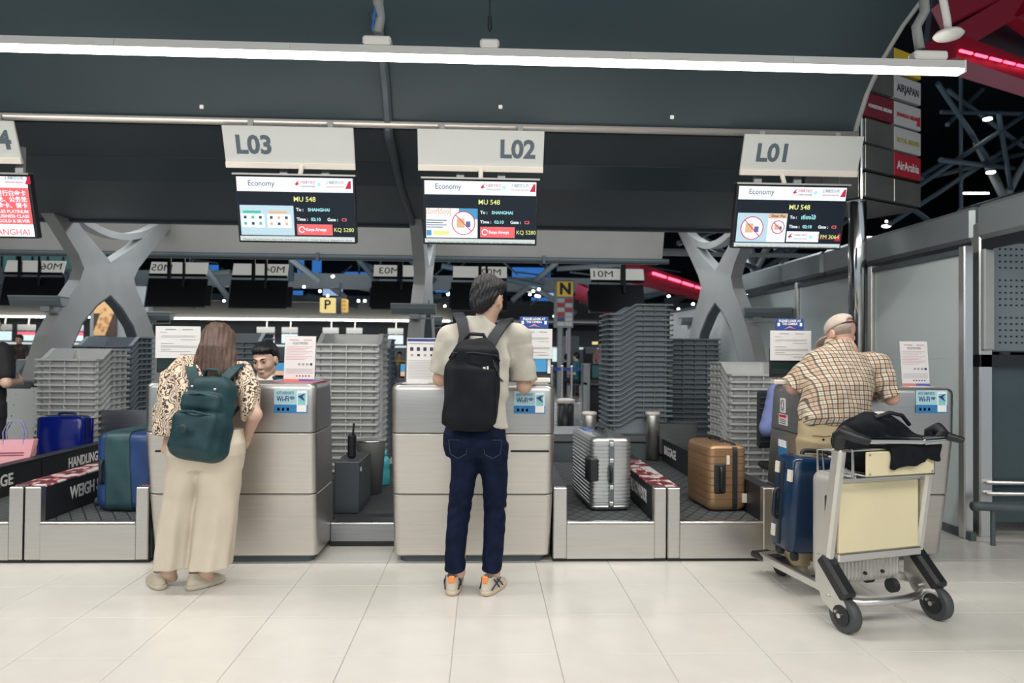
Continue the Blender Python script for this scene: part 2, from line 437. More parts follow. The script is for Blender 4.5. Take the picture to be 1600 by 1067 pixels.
# ================================================================== canopy over the counters
XL, XR = -12.0, 2.93
def sheet(prof, x0, x1, t=0.03):
    n = len(prof); b = MB(); vs = []
    for x in (x0, x1):
        vs += [(x, y, z) for y, z in prof] + [(x, y, z + t) for y, z in prof]
    fs = []
    for i in range(n - 1):
        fs += [(i, i + 1, 2 * n + i + 1, 2 * n + i), (n + i, 3 * n + i, 3 * n + i + 1, n + i + 1),
               (i, n + i, n + i + 1, i + 1), (2 * n + i, 2 * n + i + 1, 3 * n + i + 1, 3 * n + i)]
    fs += [(0, 2 * n, 3 * n, n), (n - 1, 2 * n - 1, 4 * n - 1, 3 * n - 1)]
    return b.add(vs, fs)
front = [(5.47, 3.06), (5.40, 3.17), (5.28, 3.33), (5.08, 3.50), (4.82, 3.64), (4.5, 3.75), (4.0, 3.87), (3.3, 3.98), (2.4, 4.06), (1.4, 4.1)]
ce = sheet(front, XL, XR).build('ceiling', canopy_m); autosmooth(ce, 50); tag(ce, kind='structure')
sheet([(5.50, 3.04), (6.2, 2.977)], XL, XR).build('soffit_panel', canopy_2, ce)
sheet([(6.2, 2.975), (6.55, 2.845)], XL, XR).build('soffit_panel', canopy_m, ce)
sheet([(6.55, 2.845), (8.3, 2.80)], XL, XR).build('soffit_panel', canopy_2, ce)
MB().bx(XL, XR + .02, 8.28, 8.36, 2.77, 2.86, 0.01).build('back_edge', gdark, ce)
MB().tube([(XR, y, z + .012) for y, z in front[::-1]] + [(XR, 5.5, 3.05)], 0.022, 8).build('end_trim', gpaint, ce)
rib = MB().tube([(-0.755, y - .02, z - .03) for y, z in front[4::-1]] + [(-0.76, 5.5, 3.0), (-0.79, 6.55, 2.83), (-0.83, 8.3, 2.77)], 0.035, 6).build('rib', gdark, ce)
for px, py in ((315, 167), (782, 167), (1050, 183)):
    p = at(px, py, 5.30); MB().box(p, (0.03, 0.012, 0.03), None, .004).build('sprinkler', white, ce)
rail = MB().tube([(XL, 5.42, 3.055), (XR, 5.42, 3.055)], 0.027, 14).build('trim_1', mat('rail_satin', (0.80, 0.74, 0.68), 0.35, 0.6), None, True); tag(rail, kind='structure')
# ================================================================== glass partition on the right
WX = 3.5
frost = mat('frosted_glass', (0.62, 0.70, 0.70), 0.22, 0, 0.0, trans=0.15, spec=0.5)
wr = MB().bx(WX - .02, WX + .02, 4.9, 13.5, 0.0, 0.06).build('wall_right', gdark); tag(wr, kind='structure')
joints = [4.98, 6.2, 7.7, 9.3, 11.3, 13.5]
for a, b in zip(joints[:-1], joints[1:]):
    MB().bx(WX - .007, WX + .007, a + .04, b - .04, 0.06, 2.06).build('pane', frost, wr)
    MB().bx(WX - .009, WX + .009, a + .04, b - .04, 1.30, 1.304).build('pane_line', signw, wr)
for y in joints: MB().bx(WX - .035, WX + .035, y - .035, y + .035, 0.0, 2.12, 0.008).build('post', alu, wr)
MB().bx(WX - .03, WX + .03, 4.95, 13.5, 2.06, 2.10).build('top_rail', gdark, wr)
bandm = mat('metal_band', (0.30, 0.34, 0.35), 0.4, 0.5, 0.05, 2)
for a, b in ((3.0, 5.02), (5.06, 7.35), (7.39, 8.4), (8.44, 11.0)):
    MB().bx(WX + .10, WX + .22, a, b, 2.17, 2.43, 0.03).build('band_panel', bandm, wr)
MB().bx(WX + .13, WX + .19, 3.0, 11.0, 2.10, 2.17).build('band_base', black, wr)
# gate beside the partition
gt = thing('glass_gate', 'dark glass gate with tubular handrail beyond the frosted partition post', 'gate', (3.95, 4.75, 0))
MB().bx(3.62, 3.72, 5.0, 5.1, 0, 2.3, .01).build('gate_post', alu, gt)
perf = mat('perforated_panel', (0.22, 0.25, 0.27), 0.45, 0.4)
pp = MB().bx(3.72, 4.9, 5.04, 5.08, 1.35, 2.16, .01).build('perforated_panel', perf, gt)
hb = MB()
for i in range(26):
    for j in range(16):
        if j in (5, 11): continue
        hb.box((3.80 + i * .042, 5.037, 1.42 + j * .046), (.011, .008, .011))
tag(hb.build('holes', black, pp), kind='stuff')
MB().bx(3.62, 3.70, 4.95, 5.0, 1.36, 2.1, .01).build('side_plate', gpaint, gt)
MB().bx(3.62, 4.95, 5.0, 5.08, 1.24, 1.33).build('cross_bar', black, gt)
MB().bx(3.74, 4.9, 5.05, 5.06, 0.1, 1.24).build('pane', mat('dark_glass', (0.10, 0.15, 0.17), 0.08, 0, trans=0.5), gt)
for z in (0.32, 0.40): MB().cyl((3.66, 4.98, z), (4.95, 4.98, z), 0.014).build('rail', alu, gt, True)
MB().tube([(3.42, 4.80, .27), (3.50, 4.80, .27), (4.95, 4.40, .27)], 0.032, 12).build('handrail', gdark, gt, True)
MB().cyl((3.56, 4.79, 0), (3.56, 4.79, .27), .016).build('rail_leg', gdark, gt)
# pole and airline totem
totem_p = thing('sign_totem', 'tall steel totem with airline name panels on a round pole', 'sign', (3.42, 6.2, 0))
MB().cyl((3.42, 6.32, 0), (3.42, 6.32, 4.4), 0.078, 20).build('pole', chrome, totem_p, True)
A = Vector((3.40, 6.18, 0)); ux = Vector((.80, .43, 0)).normalized(); uy = Vector((-ux.y, ux.x, 0))
def tot(u, v, z): return A + ux * u + uy * v + Vector((0, 0, z))
MT = Matrix((ux, uy, Vector((0, 0, 1)))).transposed().to_4x4(); MT.translation = A
MB(MT).bx(0.0, .92, 0.02, .62, 2.72, 4.5, .01).build('body', chrome, totem_p)
hy = mat('totem_steel_panel', (0.50, 0.50, 0.46), 0.32, 0.8, 0.2, 2, 0.35, 3)
rows = [2.74, 2.99, 3.23, 3.47, 3.72, 3.97, 4.22]
redp = mat('panel_red', (0.50, 0.03, 0.05), .4); redd = mat('panel_darkred', (0.22, 0.03, 0.05), .4); pw = mat('panel_white', (0.62, .62, .60), .4); yel = mat('sign_yellow', (0.85, 0.58, 0.06), .45)
inkd = mat('ink_dark', (0.03, 0.03, 0.05), .6); inkr = mat('ink_red', (0.6, 0.02, 0.05), .6); inkw = mat('ink_white', (.85, .85, .85), .6)
txt = {(1, 1): ('AirArabia', redp, inkw, .115), (1, 2): ('ROYAL BRUNEI', pw, mat('ink_gold', (.5, .4, .05), .6), .06), (0, 3): ('HONGKONG AIRLINES', redd, inkw, .045), (1, 3): ('SHANGHAI AIRLINES', pw, inkr, .05), (1, 4): ('AIRJAPAN', pw, inkd, .105)}
for r_, z in enumerate(rows[:6]):
    for c_ in (0, 1):
        u0, u1 = (.02, .455) if c_ == 0 else (.465, .90)
        s_ = txt.get((c_, r_)); m_ = s_[1] if s_ else (yel if (c_, r_) == (1, 5) else hy)
        p_ = MB(MT).bx(u0, u1, -.005, .02, z + .012, z + .228, .004).build('name_panel', m_, totem_p)
        if s_: text('lettering', s_[0], s_[3], s_[2], p_, tot((u0 + u1) / 2, -.008, z + .11), ux, (0, 0, 1), bold=.0015, width=.36)
        if (c_, r_) == (1, 3):
            MB(MT).prism([(0, 0), (.06, 0), (.06, .09), (.035, .09)], .002, (.82, -.008, z + .05)).build('logo', inkr, p_)
for c_ in range(3):
    MB(MT).bx(-.005, .0, .05 + c_ * .19, .23 + c_ * .19, 2.75, 4.45).build('side_panel', hy, totem_p)
# ================================================================== steel X columns between the counter rows (frames standing along the depth)
def column_outline():
    half = [(1.62, 0.0), (1.60, .55), (1.50, 1.0), (1.28, 1.45), (.95, 1.85), (.68, 2.12), (.60, 2.27), (.72, 2.42), (1.05, 2.68), (1.75, 3.2), (2.0, 3.4), (1.6, 3.4), (1.30, 3.15), (.62, 2.72)]
    inner = [(.30, 1.86), (.62, 1.62), (.90, 1.22), (1.08, .75), (1.16, .3), (1.18, 0.0)]
    out = half + [(0.0, 2.42)] + [(-u, z) for u, z in half[::-1]] + [(-u, z) for u, z in inner[::-1]] + [(0, 2.0)] + inner
    return out
for nm, cx, lab in (('l', -4.85, 'grey steel X-shaped column rising behind the leftmost tray stack'), ('m', -0.79, 'grey steel X-shaped column behind the centre desk, seen nearly edge-on'), ('r', 3.12, 'grey steel X-shaped column left of the frosted glass partition')):
    t = thing('steel_column', lab, 'column', (cx, 9.2, 0), 0, 'steel X columns')
    MB().prism(column_outline(), 0.14, (cx - .07, 9.2, 0), (0, 1, 0), (0, 0, 1)).build('frame', colm, t)
    arc = [(cx, 9.2 + u, 2.78 + .42 * (u / 1.5) ** 2) for u in np.linspace(-1.5, 1.5, 13)]
    MB().ribbon(arc, (1, 0, 0), .13, .09).build('curved_tie', colm, t)
    MB().bx(cx - .12, cx + .12, 7.45, 8.15, 0, .05).build('foot_plate', gdark, t)
    MB().bx(cx - .2, cx + .2, 10.2, 11, 0, .05).build('foot_plate', gdark, t)
    inn = [(cx, 9.2 + u, z) for u, z in [(-1.165, .3), (-1.07, .75), (-.89, 1.22), (-.61, 1.61), (-.29, 1.85), (0, 1.99), (.29, 1.85), (.61, 1.61), (.89, 1.22), (1.07, .75), (1.165, .3)]]
    MB().ribbon(inn, (1, 0, 0), .125, .03).build('arch_lining', gdark, t)
# ================================================================== hall beyond
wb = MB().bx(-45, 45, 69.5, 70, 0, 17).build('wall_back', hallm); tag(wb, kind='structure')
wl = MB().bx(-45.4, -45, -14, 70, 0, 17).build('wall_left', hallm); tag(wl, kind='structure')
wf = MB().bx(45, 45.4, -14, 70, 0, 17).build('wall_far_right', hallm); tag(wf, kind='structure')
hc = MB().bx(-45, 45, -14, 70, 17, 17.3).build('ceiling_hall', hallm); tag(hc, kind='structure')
# middle row canopy, its beige back shell faces us
ms = MB().prism([(11.0, 2.76), (11.25, 2.74), (11.3, 2.9), (10.9, 4.1), (10.6, 4.1)], 28, (-25.2, 0, 0), (0, 1, 0), (0, 0, 1)).build('middle_canopy', shell)
tag(ms, 'beige back shell of the middle counter canopy above the mirrored signs', 'canopy')
MB().cyl((-25, 10.98, 2.76), (2.9, 10.98, 2.76), .045).build('edge_pipe', gdark, ms)
for x in (-6.2, -2.6, .9): MB().bx(x, x + .05, 10.92, 11.0, 2.70, 2.82).build('pipe_clamp', gdark, ms)
r2 = MB().cyl((-14, 12.84, 3.22), (4, 12.84, 3.22), .03).build('trim_2', gpaint, None, True); tag(r2, kind='structure')
# far row canopy
fs_ = MB().prism([(41.4, 3.15), (43, 3.0), (43, 4.45), (42.0, 4.35)], 60, (-34, 0, 0), (0, 1, 0), (0, 0, 1)).build('far_canopy', mat('far_shell', (0.17, .17, .155), .6, 0, .06, .4))
tag(fs_, 'long grey canopy over the far check-in row', 'canopy')
MB().bx(-34, 14, 43, 43.2, 0, 3.0).build('backdrop', mat('far_backdrop', (0.022, .028, .032), .7), fs_)
MB().bx(-34, 26, 41.45, 41.55, 3.05, 3.15).build('edge_rail', gpaint, fs_)
for k in range(12): MB().bx(-33 + k * 4.2, -33 + k * 4.2 + 3.7, 41.9, 42.0, 4.08, 4.16).build('ledge', trussl, fs_)
# grey roof beams, truss members, red strips: (px,py)-(px,py) at a depth, thickness in metres
def member(name, T_, a, b, ya, yb, w_, h_, m_, tube=False):
    A_, B_ = at(*a, ya), at(*b, yb); b_ = MB()
    (b_.cyl(A_, B_, w_ / 2, 8) if tube else b_.bar(A_, B_, w_, h_))
    return b_.build(name, m_, T_)
T1 = thing('roof_truss', 'grey roof truss with small bright lamps behind the mirrored counter signs', 'truss', (-3, 34, 0))
T2 = thing('roof_truss', 'dark web of roof trusses with lamps over the hall at right', 'truss', (14, 23, 0))
member('beam', T1, (-300, 425), (1040, 449), 34, 34, .7, .68, trussl)
member('beam', T1, (-200, 456), (690, 470), 38, 38, .4, .35, trussm)
TR = [(455, 405, 500, 440), (560, 405, 590, 440), (640, 405, 680, 440), (500, 436, 540, 465), (575, 470, 660, 440), (690, 470, 790, 425), (800, 470, 870, 410), (880, 480, 960, 420), (690, 415, 850, 448), (905, 470, 1040, 430), (950, 480, 1080, 445), (300, 480, 350, 420), (320, 415, 360, 470), (455, 440, 455, 405), (560, 410, 620, 432), (870, 420, 1000, 412), (100, 425, 130, 500), (118, 425, 120, 510), (300, 430, 360, 425), (480, 462, 560, 478), (600, 478, 690, 462), (820, 440, 900, 490)]
for k, (a, b, c, d) in enumerate(TR):
    member('bar', T1, (a, b), (c, d), 31 + k % 4, 31 + k % 4, .26, .26, trussl if k % 3 == 0 else trussm, True)
TR2 = [(1390, 320, 1600, 180), (1390, 350, 1600, 215), (1290, 365, 1480, 250), (1180, 430, 1330, 330), (1470, 175, 1600, 178), (1470, 250, 1600, 265), (1465, 130, 1545, 250), (1560, 175, 1580, 300), (1440, 280, 1600, 240), (1180, 350, 1300, 440), (1390, 430, 1600, 340), (1200, 400, 1420, 300), (1040, 470, 1130, 440), (1010, 490, 1080, 460), (1480, 195, 1535, 140), (1500, 330, 1600, 300), (1060, 380, 1150, 350), (1070, 350, 1140, 400), (1080, 372, 1180, 420), (1480, 140, 1600, 230), (1390, 300, 1500, 380)]
for k, (a, b, c, d) in enumerate(TR2):
    member('bar', T2, (a, b), (c, d), 20 + k % 5, 23 + k % 3, .16, .16, trussm, True)
rr = random.Random(3)
for k in range(46):
    px_, py_ = rr.uniform(290, 1010), rr.choice((405, 415, 425, 452)); q_ = rr.choice(((0, 26), (0, 22), (28, 24), (-28, 24), (45, 6), (60, 10)))
    member('bar', T1, (px_, py_), (px_ + q_[0], py_ + q_[1]), 36 + k % 9, 36 + k % 9, .09, .09, trussm if k % 2 else trussl, True)
for T_, xs, y in ((T1, (-14, -5, 3), 34), (T2, (9, 16, 24), 23)):
    for x in xs: MB().cyl((x, y, 4.2 if T_ is T1 else 6), (x, y, 17), .06, 8).build('hanger_rod', trussm, T_)
for px, py in ((1570, 285), (1225, 380), (1180, 395)):
    p = at(px, py, 24); t = thing('tree_column', {1570: 'pale branching hall column at the right edge of the picture', 1225: 'branching hall column seen under the right flight display', 1180: 'dark branching hall column beside the right X column'}[px], 'column', (p.x, 24, 0), 0, 'branching hall columns')
    MB().cyl((p.x, 24, 0), (p.x, 24, p.z - .5), .16).build('shaft', trussl, t, True)
    for dx, dy in ((-1, 0), (1, 0), (0, 1)): MB().cyl((p.x, 24, p.z - .6), (p.x + dx * 1.1, 24 + dy, p.z + 1.4), .14, 10, .07).build('branch', trussl, t, True)
# red light strips
rb = MB().bar(at(985, 425, 18), at(1130, 468, 26), .5, .42).build('red_beam', redm); tag(rb, 'red lit beam with glowing strip beside the right X column', 'beam')
for k in range(6):
    u0, u1 = .1 + k * .14, .1 + k * .14 + .11; a, b = at(985, 425, 18), at(1130, 468, 26); d_ = (b - a).normalized(); of = d_.cross(Vector((0, 0, 1))) * .27 + Vector((0, 0, .06)); a, b = a + of, b + of
    MB().bar(a.lerp(b, u0), a.lerp(b, u1), .06, .06).build('strip_lamp', redl, rb)
rb = MB().bar(at(1470, 78, 12), at(1680, 150, 15), .5, .42).build('red_beam', redm); tag(rb, 'dark red beam with dotted red lamps at the upper right', 'beam')
for k in range(9):
    a, b = at(1500, 79, 11.6), at(1680, 124, 14.4); MB().bar(a.lerp(b, k / 9), a.lerp(b, k / 9 + .085), .035, .035).build('strip_lamp', redl, rb)
up = MB().prism([(0, 0), (9, -1.2), (9, 3.5), (1.2, 4.2)], .2, at(1440, 95, 14), (1, 0, 0), (0, .3, 1)).build('roof_panel', mat('roof_panel_grey', (0.10, .105, .125), .5)); tag(up, 'large smooth grey roof panel behind the lamp end at upper right', 'roof panel')
for a, b in (((1470, 25), (1640, -60)), ((1480, 70), (1610, -5)), ((1585, 15), (1650, 60))):
    MB().bar(at(*a, 13.4), at(*b, 13.4), .3, .45).build('lit_fin', redm, up)
rl = MB().bar(at(905, 455, 27), at(990, 500, 24), .3, .6).build('red_beam', redm); tag(rl, 'dim red beam behind the yellow N sign', 'beam')
# blue windows far back
for k, (px, py, w_, h_, m_) in enumerate([(470, 418, 10, 24, bluel), (495, 415, 14, 26, bluel), (520, 455, 30, 14, bluepale), (460, 460, 26, 12, bluel), (600, 448, 40, 9, bluepale), (560, 430, 50, 10, bluel), (330, 420, 22, 12, bluel), (630, 460, 16, 20, bluel), (700, 452, 40, 10, bluel), (735, 425, 26, 14, bluel), (830, 428, 60, 20, bluel), (815, 448, 30, 10, bluepale), (870, 455, 40, 16, bluepale), (450, 470, 24, 10, bluepale), (850, 470, 40, 10, bluel), (15, 425, 20, 40, bluel), (115, 450, 20, 50, bluel)]):
    p = at(px, py, 66); s_ = 66 / FPX
    o = MB().box(p, (w_ * s_, .1, h_ * s_)).build('window_%d' % (k + 1), m_); tag(o, kind='structure')
# hall lamps
SP = [(300, 443), (350, 470), (475, 448), (500, 455), (520, 432), (530, 432), (512, 462), (560, 470), (570, 470), (640, 458), (645, 475), (590, 470), (700, 460), (704, 458), (695, 478), (707, 470), (833, 455), (842, 452), (838, 462), (828, 460), (866, 494), (842, 463), (912, 453), (925, 438), (1013, 438), (1065, 447), (1060, 468), (1083, 475), (1095, 462), (1040, 478), (1100, 470), (1110, 480), (1075, 490), (1120, 385), (1126, 383), (1237, 420), (1232, 426), (1385, 346), (1389, 353), (1240, 458), (1060, 483), (440, 468), (430, 470), (1140, 500), (1110, 465), (1045, 463), (1048, 495)]
lm = MB().lathe((0, 0, 0), [(.015, .05), (.045, .035), (.06, 0), (.045, -.035), (.015, -.05)], 10).mesh('lamp'); lm.materials.append(lamps)
for k, (px, py) in enumerate(SP):
    T_ = T1 if px < 1010 else T2
    o = bpy.data.objects.new('spotlight', lm); COL.objects.link(o); o.parent = T_; o.location = at(px, py, 27 + (k * 7) % 9) - T_.location
for px, py in ((1543, 185), (1548, 268), (1385, 352)):
    p = at(px, py, 22); h_ = MB().lathe(p, [(.02, .06), (.14, .05), (.15, 0)], 12).build('floodlight', gdark, T2); MB().lathe(p - Vector((0, 0, .02)), [(.13, .0), (.13, -.02), (.05, -.05)], 12).build('lens', lamps, h_)
for px0, px1, py in ((1500, 1545, 302), (1220, 1250, 371), (1340, 1362, 371)):
    MB().bar(at(px0, py, 24), at(px1, py, 24), .05, .05).build('tube_lamp', lampw, T2)
# ================================================================== the long counter lamp
YL, ZL = COUNTER_LAMP[0], COUNTER_LAMP[1] - .006
t = thing('counter_lamp', 'long white suspended linear lamp running above the check-in counters', 'lamp', (-1.4, YL, ZL))
xa, xb = -5.6, 2.78
MB().prism([(-.028, .048), (.028, .048), (.034, .0), (-.034, .0)], xb - xa, (xa, YL, ZL), (0, 1, 0), (0, 0, 1)).build('housing', mat('lamp_housing', (.62, .62, .61), .4), t)
MB().prism([(-.034, .0), (.034, .0), (.030, -.022), (-.030, -.022)], xb - xa, (xa, YL, ZL), (0, 1, 0), (0, 0, 1)).build('diffuser', mat('lamp_diffuser', (1, 1, 1), .4, emit=8, ecol=(1, .98, .96)), t)
MB().bx(xb, xb + .012, YL - .034, YL + .034, ZL - .022, ZL + .048).build('end_cap', white, t)
for px in (160, 437, 713, 1000, 1255): 
    p = at(px, 75, YL - .05); MB().bx(p.x - .05, p.x + .05, YL - .036, YL - .030, ZL + .008, ZL + .04).build('joint_plate', signw, t)
p = at(765, 60, YL); cab = MB().cyl((p.x, YL, ZL + .15), (p.x, YL, 3.88), .004).build('cable', black, t); MB().cyl((p.x, YL, ZL + .16), (p.x, YL, ZL + .24), .012).build('cable_grip', black, t)
MB().bx(p.x - .055, p.x + .055, YL - .04, YL + .04, ZL + .05, ZL + .10, .012).build('hanger', white, t)
p = at(590, 55, YL); MB().bx(p.x - .08, p.x + .08, YL - .04, YL + .04, ZL + .05, ZL + .10, .01).build('hanger', white, t)
MB().tube([(p.x, YL, ZL + .13), (p.x + .02, YL, ZL + .22), (p.x, YL + .01, ZL + .3), (p.x, YL, 3.9)], [.03, .022, .03, .028], 10).build('feed', gpaint, t, True)
MB().tube([(p.x - .03, YL, ZL + .14), (p.x - .015, YL, ZL + .26), (p.x + .03, YL, 3.9)], .008, 8).build('blue_cable', mat('cable_blue', (.02, .15, .5), .5), t)
p = at(1450, 85, YL); MB().bx(p.x - .1, p.x + .1, YL - .04, YL + .04, ZL + .05, ZL + .10, .01).build('hanger', white, t)
MB().tube([(p.x - .05, YL, ZL + .12), (p.x - .07, YL, ZL + .25), (p.x - .02, YL, ZL + .34), (p.x - .06, YL, 4.0)], .028, 10).build('feed', gpaint, t, True)
p = at(1482, 55, 4.1); t = thing('dome_antenna', 'white round dome on a stalk above the lamp end', 'antenna', p)
MB().lathe(p, [(.01, -.02), (.07, -.015), (.085, 0), (.07, .02), (.02, .03)], 24).build('dome', white, t, True)
MB().tube([p + Vector((0, 0, .02)), p + Vector((-.01, 0, .1)), p + Vector((-.05, 0, .30)), p + Vector((-.1, 0, .55))], .022, 10).build('stalk', white, t, True)
# lamps over the concourse (behind the viewpoint) and over the other rows
for x, y, z, L, lab in ((0, -.6, 4.3, 12, 'long linear lamp hanging over the concourse'), (0, -5.5, 4.3, 12, 'second long linear lamp over the concourse'), (-3, 16.5, 3.6, 22, 'long linear lamp of the middle counter row'), (-2, 9.3, 3.7, 12, 'linear lamp above the bag belt between the rows')):
    t = thing('linear_lamp', lab, 'lamp', (x, y, z)); MB().bx(x - L / 2, x + L / 2, y - .06, y + .06, z + .03, z + .12, .01).build('housing', gpaint, t)
    for s_ in (-.4, .4): MB().cyl((x + s_ * L, y, z + .1), (x + s_ * L, y, z + 2), .005).build('cable', black, t)
fa = MB().bx(-34, 10.5 - 12.5, 41.0, 41.2, 3.02, 3.10).build('linear_lamp', lampw); tag(fa, 'thin bright linear lamp along the far check-in row', 'lamp')
# ================================================================== check-in desks
def desk(x0, x1, name_label, slot, sticker, z0=0.0):
    cx, hw = (x0 + x1) / 2, (x1 - x0) / 2
    t = thing('checkin_desk', name_label, 'desk', (cx, 4.6, 0), 0, 'steel check-in desks')
    yf = lambda z: float(np.interp(z, [0.04, .44, .82, 1.12], [4.425, 4.355, 4.30, 4.295]))
    yb = lambda z: float(np.interp(z, [0.04, .44, .82, 1.12], [4.93, 4.86, 4.79, 4.74]))
    def ring(z, ins=0.0):
        a, b = yf(z) + ins, yb(z) - ins; k = hw - ins - .010 * (1 - min(z, .8) / .8)
        return [Vector((x, y, z)) for x, y in rrect(k, (b - a) / 2, .05, 5, cx, (a + b) / 2)]
    def panel(nm, zs, m_):
        o = MB().loft([ring(z, i) for z, i in zs]).build(nm, m_, t); autosmooth(o, 24)
    panel('plinth', [(0.0, .035), (.045, .035)], gdark)
    panel('lower_panel', [(.042, .006), (.05, 0), (.2, 0), (.432, 0), (.437, .005)], steel)
    panel('middle_panel', [(.441, .005), (.446, 0), (.62, 0), (.812, 0), (.817, .005)], steel)
    panel('upper_panel', [(.821, .005), (.826, 0), (.95, 0), (1.08, 0), (1.098, .004), (1.110, .012), (1.116, .022), (1.118, .036)], steel_u)
    if slot:
        p0, p1 = at(slot[0], 705, 4.31), at(slot[1], 705, 4.31); z = p0.z
        MB().bx(p0.x, p1.x, yf(z) - .004, yf(z) + .01, z - .006, z + .006).build('slot', black, t)
    px0, px1, py0, py1 = sticker
    a, b = at(px0, py1, 4.293), at(px1, py0, 4.293); W, H = b.x - a.x, b.z - a.z
    st = MB().bx(a.x, b.x, 4.2915, 4.2945, a.z, b.z, .001).build('wifi_sticker', mat('sticker_cyan', (.42, .66, .72), .35), t)
    P = lambda u, v: (a.x + u * W, 4.2905, a.z + v * H)
    def rect(nm, u0, u1, v0, v1, m_, d=.0006): 
        p, q = P(u0, v0), P(u1, v1); MB().bx(p[0], q[0], 4.2905 - d, 4.2915, p[2], q[2]).build(nm, m_, st)
    rect('blue_band', 0.0, 1.0, 0.0, .36, mat('sticker_blue', (.03, .20, .45), .35))
    rect('phone_picture', .68, .97, .05, .95, inkw, .001); rect('phone_screen', .71, .94, .35, .85, mat('sticker_teal', (.25, .6, .62), .4), .0014)
    MB().prism([(0, .0), (.05, .02), (.03, .0), (.045, -.03)], .001, (P(.70, .8)[0], 4.2885, P(0, .72)[2])).build('plane_mark', mat('ink_navy', (.02, .04, .2), .5), st)
    text('lettering', 'AOT AIRPORTS', H * .17, mat('ink_steel', (.08, .22, .3), .5), st, P(.33, .86), width=W * .52)
    text('lettering', 'Wi-Fi', H * .33, mat('ink_navy', (.02, .04, .2), .5), st, P(.26, .60), bold=.0006, width=W * .36)
    for k, r_ in enumerate((.012, .02, .028)):
        c_ = P(.54, .54); MB().tube([(c_[0] + r_ * math.cos(R(a_)) * .8, 4.2895, c_[2] + r_ * math.sin(R(a_)) * .8) for a_ in range(45, 136, 15)], .0018, 6).build('wifi_arc', mat('ink_navy', (.02, .04, .2), .5), st)
    for u in (.1, .24, .38): rect('icon', u, u + .07, .10, .22, inkw)
    return t
steel_u = mat('brushed_steel_upper', (0.50, 0.49, 0.48), 0.36, 1.0, 0.05, 3, 0.04, 90, stretch=(1, 1, 30))  # darker copy of the desk steel, reflection of the dark hall put into colour
desk3 = desk(-2.03, -1.01, 'steel check-in desk where the woman in cream trousers stands', (242, 276), (428, 481, 609, 645))
desk2 = desk(-.56, .44, 'steel check-in desk where the man in jeans stands', (798, 858), (803, 852, 612, 646))
desk1 = desk(1.97, 2.96, 'steel check-in desk at the old man in the checked shirt', None, (1431, 1480, 610, 645))
# stickers on the side of the right desk
def side_sticker(name, y0, y1, z0, z1, m_):
    return MB().bx(1.9665, 1.9715, y0, y1, z0, z1, .0008).build(name, m_, desk1)
s1 = side_sticker('side_tag', 4.52, 4.60, .935, 1.03, paper); MB().tube([(1.9655, 4.56 + .02 * math.cos(a), .985 + .032 * math.sin(a)) for a in np.linspace(0, 6.0, 14)], .003, 5).build('ring_mark', inkd, s1)
s2 = side_sticker('side_notice', 4.49, 4.62, .855, .925, paper); MB().bx(1.9655, 1.967, 4.50, 4.61, .905, .922).build('red_heading', inkr, s2)
for k in range(3): MB().bx(1.9655, 1.967, 4.505, 4.605, .865 + k * .012, .869 + k * .012).build('print_line', inkd, s2)
s3 = MB().prism([(0, 0), (.13, 0), (.13, .14), (0, .14)], .004, (1.969, 4.50, .62), (0, 1, 0), (0.0, 0, 1)).build('blue_sticker', mat('sticker_blue', (.03, .20, .45), .35), desk1)
MB().bx(1.966, 1.970, 4.505, 4.625, .71, .755).build('white_band', inkw, s3)
# ================================================================== bag conveyors
beltm = mat('belt_rubber', (0.055, 0.06, 0.065), 0.7)
g = G(beltm); tcn = g.n('TexCoord'); sx = g.n('SeparateXYZ'); g.l(tcn.outputs['Object'], sx.inputs[0])
u_ = g.math('PINGPONG', g.math('ADD', g.math('MULTIPLY', sx.outputs[0], 11), g.math('MULTIPLY', sx.outputs[1], 7)), .5)
v_ = g.math('PINGPONG', g.math('SUBTRACT', g.math('MULTIPLY', sx.outputs[0], 11), g.math('MULTIPLY', sx.outputs[1], 7)), .5)
ln = g.math('LESS_THAN', g.math('MINIMUM', u_, v_), .055)
g.l(g.mix(ln, (.085, .095, .10), (.012, .014, .016)), g.b.inputs['Base Color'])
bp = g.n('Bump'); bp.inputs['Strength'].default_value = .5; bp.invert = True; g.l(ln, bp.inputs['Height']); g.l(bp.outputs[0], g.b.inputs['Normal'])
board = mat('guide_board_black', (0.018, 0.020, 0.023), 0.42, 0, .15, 30)
capm = mat('guide_cap_sticker', (.5, .45, .44), .4)
g = G(capm); tcn = g.n('TexCoord'); nz_ = g.n('TexNoise'); nz_.inputs['Scale'].default_value = 9; g.l(tcn.outputs['Object'], nz_.inputs[0])
cr = g.n('ValToRGB'); cr.color_ramp.interpolation = 'CONSTANT'; e = cr.color_ramp.elements; e[0].color = (.10, .03, .04, 1); e[1].position = .47; e[1].color = (.42, .06, .07, 1); n_ = e.new(.54); n_.color = (.62, .6, .58, 1)
g.l(nz_.outputs[0], cr.inputs[0]); g.l(cr.outputs[0], g.b.inputs['Base Color'])
ltr = mat('guide_letter', (.72, .72, .70), .5)
YF = 4.43
